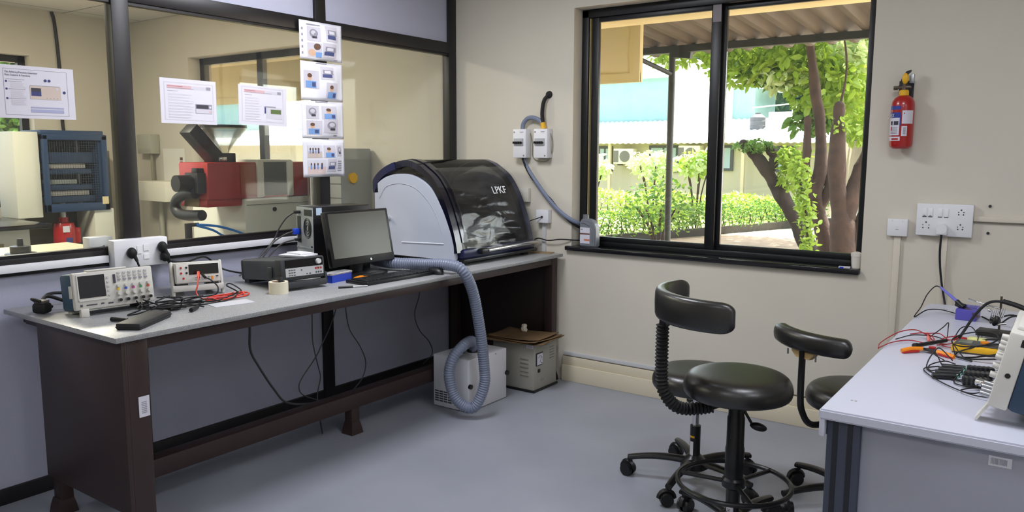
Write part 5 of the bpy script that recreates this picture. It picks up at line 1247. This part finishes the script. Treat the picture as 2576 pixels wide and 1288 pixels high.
        if bell:
            sp_ = smooth_pts(pth, 40); n_ = len(sp_); cut = [q for q in sp_[int(n_ * .13):] if q.z < zc - hh - .014]
            b = MB(rubber); cl_ = [0]
            for q in range(1, len(cut)): cl_.append(cl_[-1] + (cut[q] - cut[q - 1]).length)
            T_ = cl_[-1]; nr = int(T_ / .0022); rs_ = []; kk = 0
            for q in range(nr + 1):
                tt = T_ * q / nr
                while kk < len(cl_) - 2 and cl_[kk + 1] < tt: kk += 1
                rs_.append(cut[kk].lerp(cut[kk + 1], min(1, max(0, (tt - cl_[kk]) / max(1e-9, cl_[kk + 1] - cl_[kk])))))
            b.tube(rs_, .02, 14, rf=lambda u: .0205 + .0032 * (2 * abs((u * T_ / .0125) % 1 - .5) * 2 - 1)); b.obj('bellows', ar, ang=20)
        else:
            b = MB(mat('tan_bracket', (206, 176, 124), .5)); s = Vector((-c.y, c.x, 0)); Mb = Matrix((s, Vector((0, 0, 1)), c)).transposed().to_4x4(); Mb.translation = c * (Rb - .02) + Vector((0, 0, zc - hh * .4))
            b.prism([(-.055, 0), (.055, 0), (.05, -.03), (.03, -.048), (-.03, -.048), (-.05, -.03)], Mb, .022); b.obj('bracket', bo_)
            b = MB(steel)
            for e in (-.06, .07): b.tube([c * (Rb + .01) + s * e + Vector((0, 0, zc - hh - .002)), c * (Rb + .01) + s * e + Vector((0, 0, zc - hh - .022))], .0035, 6)
            b.obj('zip_pull', bo_)
    return t
R = math.radians
stool('nearest black swivel stool, with ribbed arm, curved backrest and round foot ring', 2.38, -1.38, .615, R(152), ring=(.222, .190, R(188)), back=(R(-140), R(66), .265, .848, .052, .021, True, 0), lever=(R(28), .055, .43))
stool('black swivel stool with a silver gas lift, half hidden behind the nearest stool', 2.07, -.97, .487, R(200), silver=True, lever=(R(120), .16, .30))
stool('black swivel stool beside the white desk with a rolled armrest-like back', 2.655, -.86, .492, R(151), back=(R(-119), R(36), .285, .688, .036, .029, False, 0), lever=(R(-100), .20, .38))
# ------------------------------------------------------------------ white desk at the right
dk_ = thing('white_desk', 'white laminate desk with dark blue profile legs at the right', 'desk', (3.5, -1.22, 0))
o = Vector(dk_.location)
def rb(mb, x0, x1, y0, y1, z0, z1, bev=.002): mb.bb(x0 - o.x, x1 - o.x, y0 - o.y, y1 - o.y, z0, z1, bev=bev)
wl_ = mat('white_laminate', (196, 198, 212), .35)
DX0, DX1, DY0, DY1 = 2.812, 4.3, -2.054, -.39
b = MB(wl_)
cr = .022; poly = [(DX0, DY0), (DX1, DY0), (DX1, DY1), (DX0 + cr * 2, DY1), (DX0 + cr * .6, DY1 - cr * .6), (DX0, DY1 - cr * 2)]
b.prism([(x - o.x, y - o.y) for x, y in poly], Matrix.Translation((0, 0, .725)), .025); bmesh.ops.bevel(b.bm, geom=[e for e in b.bm.edges], offset=.004, segments=2, affect='EDGES'); b.obj('desktop', dk_)
b = MB(wl_); rb(b, DX0 + .001, DX0 + .014, DY0 + .004, DY1 - .04, .682, .727, .003); b.obj('side_apron', dk_)
prof_m = mat('desk_leg_blue_grey', (56, 62, 78), .45); dgro = mat('desk_leg_groove', (22, 24, 36), .5)
def dleg(x, y):
    b = MB(prof_m); rb(b, x, x + .075, y, y + .06, .0, .725, .003); l = b.obj('leg', dk_)
    b = MB(dgro)
    for u in (.014, .047): rb(b, x + u, x + u + .012, y - .0012, y + .002, 0, .724, 0); rb(b, x - .0012, x + .002, y + u * .8, y + u * .8 + .01, 0, .724, 0)
    b.obj('groove', l, smooth=False)
dleg(2.828, -2.035); dleg(2.828, -.47); dleg(4.2, -2.035); dleg(4.2, -.47)
b = MB(mat('desk_panel_grey', (150, 152, 164), .45)); rb(b, 2.903, 4.2, -2.022, -2.0, .03, .725, .001); pn = b.obj('modesty_panel', dk_)
b = MB(mat('barcode_white', (212, 212, 218), .5)); rb(b, 3.160, 3.203, -2.0235, -2.021, .684, .706, 0); b.use(ink)
random.seed(9); xx = 3.164
while xx < 3.194:
    ww = random.choice((.0007, .0011, .0016)); rb(b, xx, xx + ww, -2.0240, -2.0233, .6885, .702, 0); xx += ww + random.choice((.0007, .0012))
b.obj('barcode_sticker', pn, smooth=False)
for x, y in ((2.865, -1.941), (2.886, -.50)):
    b = MB(mat('screw_cap', (150, 140, 126), .5)); b.cyl((x - o.x - .004, y - o.y, .750), (x - o.x - .004, y - o.y, .7506), .003, n=8); b.cyl((x - o.x + .005, y - o.y, .750), (x - o.x + .005, y - o.y, .7506), .003, n=8); b.obj('screw', dk_)

ZD = .75
# oscilloscope on the desk, seen from its side
s2 = thing('oscilloscope', 'pale oscilloscope with navy side and green sticker on the white desk', 'oscilloscope', (3.234, -1.792, .775), R(-90), tilt=R(-11)); s2.scale = (.93, .93, .93)
b = MB(beige_pl); b.bb(-.165, .165, -.10, -.058, .0, .190, bev=.006); b.obj('front_bezel', s2)
b = MB(mat('scope_navy', (38, 62, 86), .5)); b.bb(-.166, .166, -.060, .13, .002, .188, bev=.012); b.obj('rear_case', s2)
b = MB(beige_pl); b.bb(-.12, .12, -.09, .06, .186, .200, bev=.006); b.use(beige_pl); b.cyl((.165, .040, .105), (.178, .040, .105), .042, .040, 28); b.obj('handle', s2)
b = MB(mat('green_sticker', (0, 160, 40), .5)); b.bb(.1655, .1670, -.016, .085, .020, .050); b.obj('green_sticker', s2, smooth=False)
b = MB(mat('scope_screen', (44, 44, 48), .18)); b.bb(-.15, -.03, -.1015, -.099, .05, .17); b.obj('screen', s2, smooth=False)
b = MB(black_pl); b.cyl((.1645, -.078, .085), (.1665, -.078, .085), .006); b.obj('side_hole', s2); b = MB(black_pl); b.bb(.150, .1655, -.072, -.06, .16, .178); b.obj('side_vent', s2)
for i, (x, z) in enumerate(((.15, .17), (.15, .145), (.15, .12), (.15, .098), (.15, .075), (.12, .15), (.12, .12), (.09, .15), (.09, .12), (.06, .15))):
    b = MB(beige_pl); knob(b, x, -.10, z, .0085, .014); b.obj('knob', s2)
for i in range(4):
    b = MB(steel); b.cyl((.15 - i * .035, -.10, .022), (.15 - i * .035, -.122, .022), .0065, n=12); b.obj('input_socket', s2)
b = MB(beige_pl); b.box((.13, -.104, -.020), (.05, .006, .050), R=Rx(-.35)); b.box((-.13, -.104, -.020), (.05, .006, .050), R=Rx(-.35)); b.parts('foot', s2)

# probes beside it
for i in range(4):
    y = -1.485 - i * .034; z = ZD + .012 + (.004 if i % 2 else .010)
    p = thing('attenuator_probe', 'ribbed black probe plug in the %s of the row beside the right oscilloscope' % ('farthest place', 'second farthest place', 'second nearest place', 'nearest place')[i], 'probe', (3.098, y - .05, z), R(14), group='probe plugs at the right oscilloscope')
    b = MB(black_pl); b.bb(-.034, .030, -.0115, .0115, -.011, .011, bev=.003); b.obj('plug_body', p)
    b = MB(mat('rib_grey', (58, 60, 62), .5))
    for k in range(5): b.bb(-.028 + k * .011, -.023 + k * .011, -.0117, .0117, -.0112, .0112)
    b.obj('ribs', p, smooth=False)
    b = MB(steel); b.cyl((.030, 0, 0), (.050, 0, 0), .006, n=12); b.obj('connector', p)
    g = thing('scope_probe', 'smooth black probe body, %s of the row left of the plugs' % ('farthest', 'second farthest', 'second nearest', 'nearest')[i], 'probe', (3.028 - i * .003, y + .0 - .004 * i, ZD), R(12 + i * 3), group='probe bodies left of the plugs')
    b = MB(black_pl); b.cyl((-.030, 0, .009), (.028, 0, .009), .008, .008, 12); b.obj('grip', g); b = MB(mat('mint_ring', (150, 214, 190), .5)); b.cyl((.028, 0, .009), (.032, 0, .009), .0072, n=12); b.obj('ring', g)
b = MB(chrome); b.cyl((3.10, -1.66, .772), (3.15, -1.69, .772), .010); b.cyl((3.115, -1.67, .772), (3.13, -1.72, .765), .008); tag(b.obj('bayonet_connector'), 'shiny metal bayonet connector under the right oscilloscope', 'connector')
pc = MB(rubber); random.seed(21)
for pts in ([(3.0, -1.50, .765), (2.975, -1.47, .79), (2.965, -1.52, .755), (3.01, -1.58, .755), (3.07, -1.62, .755), (3.12, -1.63, .76)], [(3.0, -1.46, .77), (2.97, -1.42, .775), (2.98, -1.40, .79), (3.02, -1.45, .77)], [(3.02, -1.40, .775), (3.01, -1.37, .80), (3.03, -1.40, .785), (3.05, -1.42, .77)],
            [(2.99, -1.48, .755), (2.96, -1.53, .755), (2.985, -1.60, .755), (3.04, -1.68, .755), (3.10, -1.74, .757), (3.15, -1.75, .76)], [(3.06, -1.58, .78), (3.045, -1.63, .755), (3.08, -1.66, .757), (3.11, -1.62, .758), (3.08, -1.59, .757), (3.05, -1.61, .756)],
            [(3.10, -1.66, .757), (3.07, -1.71, .757), (3.10, -1.735, .76), (3.135, -1.70, .77), (3.12, -1.66, .775)], [(3.02, -1.52, .765), (2.98, -1.55, .757), (2.97, -1.50, .76), (3.0, -1.45, .765), (3.03, -1.48, .768)]):
    pc.wire(pts, .0017, 6, 8)
tag(pc.obj('probe_leads'), 'loops of thin black probe lead left of the right oscilloscope', 'cables')
# yellow handheld multimeter with coiled leads
ym = thing('handheld_multimeter', 'orange yellow handheld multimeter lying on the white desk', 'multimeter', (3.066, -1.21, ZD), R(-2))
b = MB(yellow_pl); b.bb(-.073, .068, -.038, .038, 0, .024, bev=.006); b.obj('holster', ym)
b = MB(mat('meter_grey', (74, 74, 72), .5)); b.bb(-.066, .062, -.032, .032, .022, .030, bev=.004); b.obj('face', ym)
b = MB(orange_pl); b.cyl((.012, 0, .029), (.012, 0, .036), .012); b.obj('dial', ym)
b = MB(mat('meter_window', (120, 126, 110), .2)); b.bb(-.055, -.02, -.026, .026, .0296, .0306); b.obj('display', ym, smooth=False)
b = MB(black_pl); b.cyl((.055, -.012, .028), (.055, -.012, .042), .006); b.obj('jack', ym)
cl = MB(rubber)
for k, (cx_, cy_, rx, ry, z) in enumerate(((3.055, -1.26, .060, .055, .80), (3.085, -1.29, .075, .050, .775), (3.09, -1.30, .072, .045, .757), (3.08, -1.29, .078, .055, .762))):
    cl.wire([(cx_ + rx * math.cos(a), cy_ + ry * math.sin(a), z + .012 * math.sin(a * 1.0 + k) + (0 if k > 1 else .012 * math.cos(a))) for a in [i * PI / 6 for i in range(12)]], .0023, 6, 4, closed=True)
cl.wire([(3.0, -1.31, .757), (2.985, -1.315, .757), (3.01, -1.33, .757), (3.06, -1.36, .755)], .003)
tag(cl.obj('coiled_leads'), 'coiled black leads draped over the orange yellow multimeter', 'cables')
# pliers, red leads
pk = thing('wire_stripper', 'open wire stripper with orange and red grips on the white desk', 'pliers', (2.935, -1.305, ZD))
b = MB(orange_pl); b.wire([(-.060, -.055, .008), (-.040, -.030, .012), (-.012, -.008, .012)], .007, 8); b.obj('grip', pk)
b = MB(orange_pl); b.wire([(.03, -.016, .010), (.055, -.03, .010), (.078, -.042, .007)], .0065, 8); b.obj('grip', pk)
for p0, p1 in (((-.058, -.056, .004), (-.02, -.016, .006)), ((.035, -.022, .006), (.076, -.044, .004))):
    b = MB(red_pl); b.tube([p0, p1], .005, 6); b.obj('grip_lining', pk)
b = MB(dark_steel); b.box((.008, -.004, .009), (.05, .014, .006), R=Rz(-.45), bev=.002); b.box((.000, .004, .009), (.04, .014, .006), R=Rz(.35), bev=.002); b.obj('jaws', pk)
b = MB(red_pl); b.cyl((.012, .020, .008), (.012, .020, .016), .010); b.obj('stop_knob', pk)
pb_ = MB(black_pl); pb_.cyl((2.905, -1.285, .764), (2.972, -1.185, .770), .0065, .0055, 10); pb_.cyl((2.898, -1.296, .763), (2.905, -1.285, .764), .009, n=10); tag(pb_.obj('pen_probe'), 'black probe handle lying across the wire stripper', 'probe')
rd = mat('dark_red_cable', (160, 40, 48), .45)
rw = MB(rd)
for pts in ([(2.806, -1.345, .752), (2.80, -1.28, .757), (2.83, -1.16, .772), (2.87, -1.10, .775), (2.91, -1.12, .765), (2.94, -1.17, .757), (2.975, -1.18, .757)], [(2.806, -1.345, .754), (2.83, -1.25, .757), (2.87, -1.19, .757), (2.92, -1.20, .757), (2.935, -1.16, .765), (2.90, -1.11, .77), (2.86, -1.13, .765)],
            [(2.95, -1.21, .757), (2.985, -1.16, .757), (3.01, -1.13, .765), (2.985, -1.11, .770), (2.955, -1.15, .765), (2.96, -1.20, .757), (3.0, -1.22, .757), (3.02, -1.17, .76), (2.985, -1.14, .765), (2.955, -1.18, .760)], [(2.90, -1.12, .77), (2.94, -1.09, .77), (2.97, -1.12, .76), (2.99, -1.10, .76)]): rw.wire(pts, .0018, 6, 8)
tag(rw.obj('red_leads'), 'thin dark red leads tangled near the left edge of the white desk', 'cables')
bw = MB(rubber)
for pts in ([(2.92, -1.13, .765), (2.945, -1.06, .785), (2.958, -1.04, .80), (2.962, -1.07, .785), (2.965, -1.10, .765)], [(2.985, -1.10, .765), (2.995, -1.03, .785), (3.02, -.99, .785), (3.045, -1.05, .77), (3.05, -1.10, .765)], [(2.83, -1.20, .757), (2.87, -1.14, .765), (2.93, -1.13, .767), (2.97, -1.15, .762)]): bw.wire(pts, .0017, 6, 8)
tag(bw.obj('black_leads'), 'thin black leads crossing the dark red leads on the white desk', 'cables')
gr_ = MB(red_pl); gr_.cyl((2.985, -1.10, .765), (3.02, -1.11, .766), .0075, .006, 10); tag(gr_.obj('red_clip'), 'red clip end of the leads next to the orange multimeter', 'clip')
rp = MB(mat('salmon_probe', (224, 110, 96), .5)); rp.cyl((2.905, -1.09, .765), (2.925, -1.19, .762), .005, .004, 10); tag(rp.obj('salmon_probe'), 'salmon red probe lying over the dark red leads', 'probe')
nt_ = MB(mat('pale_yellow_note', (226, 226, 150), .6)); nt_.box((3.045, -1.06, .758), (.05, .035, .012), R=Rz(-.15), bev=.002); tag(nt_.obj('yellow_block'), 'pale yellow green block behind the orange multimeter', 'block')
# purple module with a soldering pen
pu = thing('purple_box', 'purple translucent box with ridged lid on the white desk', 'box', (2.978, -.640, ZD), R(-3))
pur = mat('purple_plastic', (98, 92, 190), .3, transl=.25)
b = MB(pur); b.bb(-.034, .032, -.06, .05, 0, .040, bev=.003); b.obj('box_body', pu)
b = MB(mat('purple_ridges', (128, 122, 210), .3))
for k in range(14): b.bb(-.031 + k * .0045, -.029 + k * .0045, -.02, .048, .039, .0435)
b.obj('ridges', pu, smooth=False)
b = MB(black_pl); b.cyl((-.04, -.02, .052), (-.008, -.03, .046), .009, .010, 10); b.obj('clip', pu)
sp2 = MB(mat('coil_brown', (108, 88, 84), .4, .4)); hel = []
for i in range(150):
    u = i / 149; hel.append((2.972 + .045 * u + .0055 * math.cos(u * 2 * PI * 13), -.68 - .03 * u + .0055 * math.sin(u * 2 * PI * 13), .794 - .024 * u + .004 * math.cos(u * 2 * PI * 13)))
sp2.tube(hel, .0011, 5); tag(sp2.obj('coil_spring'), 'small wire spring holder leaning on the purple box', 'spring')
ip = thing('soldering_iron', 'violet soldering iron held above the desk by the purple box', 'soldering iron', (2.91, -.62, .83))
b = MB(mat('violet_handle', (112, 112, 200), .4)); b.cyl((-.035, .03, .018), (.03, -.04, -.018), .0042, .0062, 12); b.obj('handle', ip)
b = MB(black_pl); b.cyl((.03, -.04, -.018), (.055, -.062, -.034), .0085, .0065, 12); b.obj('grip', ip)
b = MB(rubber); b.wire([(-.035, .03, .018), (-.055, .04, .018), (-.075, .0, -.01), (-.085, -.06, -.05), (-.095, -.13, -.077), (-.07, -.02, -.066), (-.03, .03, -.068), (.03, -.02, -.068)], .0021, 6, 8); b.obj('cord', ip)
# helping-hand stand
hh = thing('helping_hand_stand', 'black based metal stand with clips and rod on the white desk', 'stand', (3.085, -.985, ZD))
b = MB(mat('stand_base', (30, 30, 30), .45)); b.box((0, 0, .022), (.095, .062, .018), R=Rz(-.1), bev=.002); b.obj('base', hh)
b = MB(steel)
for x, y in ((-.04, -.02), (-.032, -.02), (-.02, -.022)): b.cyl((x, y, 0), (x, y, .014), .0025)
b.cyl((.03, .03, 0), (.03, .03, .014), .003); b.parts('foot', hh)
b = MB(mat('rod_brown', (92, 82, 74), .4, .6)); b.cyl((.010, .045, .028), (.010, .045, .138), .0035); b.obj('rod', hh)
b = MB(chrome); b.cyl((-.06, .045, .112), (.02, .045, .094), .0032); b.ball((-.03, .045, .105), .0075, n=10); b.cyl((-.085, .045, .118), (-.055, .045, .110), .005, .002, 8)
for k in range(7): b.tube([(-.018 + k * .006, .030, .050 + k * .003), (-.010 + k * .006, .034, .090 + k * .002)], .0018, 5)
b.cyl((.0, .03, .045), (.03, .03, .052), .004); b.ball((-.02, .03, .09), .006, n=8); b.obj('clip_arm', hh)
b = MB(black_pl); b.ball((-.0, .025, .058), (.010, .010, .018), R=Ry(.3)); b.cyl((-.015, .028, .064), (-.004, .026, .060), .006); b.obj('thumb_screw', hh)
bc = MB(rubber)
bc.wire([(3.01, -1.21, .79), (3.015, -1.12, .80), (3.03, -1.02, .83), (3.06, -.96, .865), (3.10, -.95, .872), (3.14, -.955, .862), (3.20, -.97, .84), (3.30, -.98, .80)], .0045, 8, 8)
bc.wire([(3.10, -.95, .874), (3.15, -.957, .862), (3.22, -.975, .835)], .008, 8, 6)
bc.wire([(3.02, -.62, .757), (3.08, -.72, .757), (3.13, -.78, .80), (3.25, -.8, .815), (3.45, -.82, .80)], .003, 6, 8); bc.wire([(3.06, -.80, .77), (3.12, -.86, .815), (3.2, -.86, .80), (3.3, -.84, .79)], .003, 6, 8)
tag(bc.obj('black_cable'), 'thick black cable bending over the metal stand on the desk', 'cable')
bt2 = MB(mat('white_tie', (226, 230, 232), .5)); bt2.cyl((3.168, -.96, .853), (3.178, -.963, .848), .0095, n=12); tag(bt2.obj('cable_tie'), 'white tie wrapped round the thick black cable', 'cable tie')
hl = MB(rubber); hl.wire([(3.06, -1.07, .762), (3.09, -1.06, .766), (3.13, -1.055, .770), (3.16, -1.065, .768)], .003, 6, 6); hl.ball((3.162, -1.066, .768), .006, n=8); tag(hl.obj('short_lead'), 'short black lead with round end before the metal stand', 'cable')
# ------------------------------------------------------------------ light, sky, camera
def area(name, loc, sx, sy, power, col=(1, 1, 1)):
    l = bpy.data.lights.new(name, 'AREA'); l.shape = 'RECTANGLE'; l.size = sx; l.size_y = sy; l.energy = power; l.color = col
    o = bpy.data.objects.new(name, l); COL.objects.link(o); o.location = loc; return o
COOL = (.90, .92, 1.0)
for x, y, p in ((.95, -1.6, 18), (3.0, -2.1, 11), (2.2, -4.6, 10), (3.8, -5.2, 6), (4.6, -3.0, 12)):
    area('ceiling_lamp', (x, y, 2.49), .6, .6, p, COOL)
for y in (-1.9, -4.4):
    area('next_room_fill', (-1.9, y, 2.49), .6, .6, 32, (1, .93, .76))  # adds unseen warm fill light so the next room reads brighter
sun = bpy.data.lights.new('sun', 'SUN'); sun.energy = 11.0; sun.angle = .01; sun.color = (1, .95, .84)
so = bpy.data.objects.new('sun', sun); COL.objects.link(so)
d = Vector((-.22, -.45, -1)).normalized()
so.rotation_euler = d.to_track_quat('-Z', 'Y').to_euler()
w = bpy.data.worlds.new('sky'); scene.world = w; w.use_nodes = True
N = w.node_tree.nodes; L = w.node_tree.links
sk_ = N.new('ShaderNodeTexSky'); sk_.sky_type = 'NISHITA'; sk_.sun_disc = False; sk_.sun_elevation = math.radians(58); sk_.sun_rotation = math.radians(20); sk_.dust_density = 3.5; sk_.air_density = 1.2
hs_ = N.new('ShaderNodeHueSaturation'); hs_.inputs['Saturation'].default_value = .55
L.new(sk_.outputs['Color'], hs_.inputs['Color']); L.new(hs_.outputs['Color'], N['Background'].inputs['Color'])
N['Background'].inputs['Strength'].default_value = .7
cam = bpy.data.cameras.new('camera'); co = bpy.data.objects.new('camera', cam); COL.objects.link(co)
right = Vector((0.81322595, 0.58193874, 0.00329535)); up = Vector((-0.07754917, 0.10275492, 0.99167916)); fwd = Vector((-0.5767579, 0.80671478, -0.12869183))
Mc = Matrix((right, up, -fwd)).transposed().to_4x4(); Mc.translation = Vector((3.2726, -3.9521, 1.3477))
co.matrix_world = Mc
cam.sensor_fit = 'HORIZONTAL'; cam.sensor_width = 36; cam.lens = 36 * 1986.68 / 2576; cam.clip_start = .05; cam.clip_end = 300
scene.camera = co
vs = scene.view_settings; vs.view_transform = 'Standard'; vs.look = 'None'; vs.gamma = 1; vs.use_curve_mapping = False; vs.exposure = .92
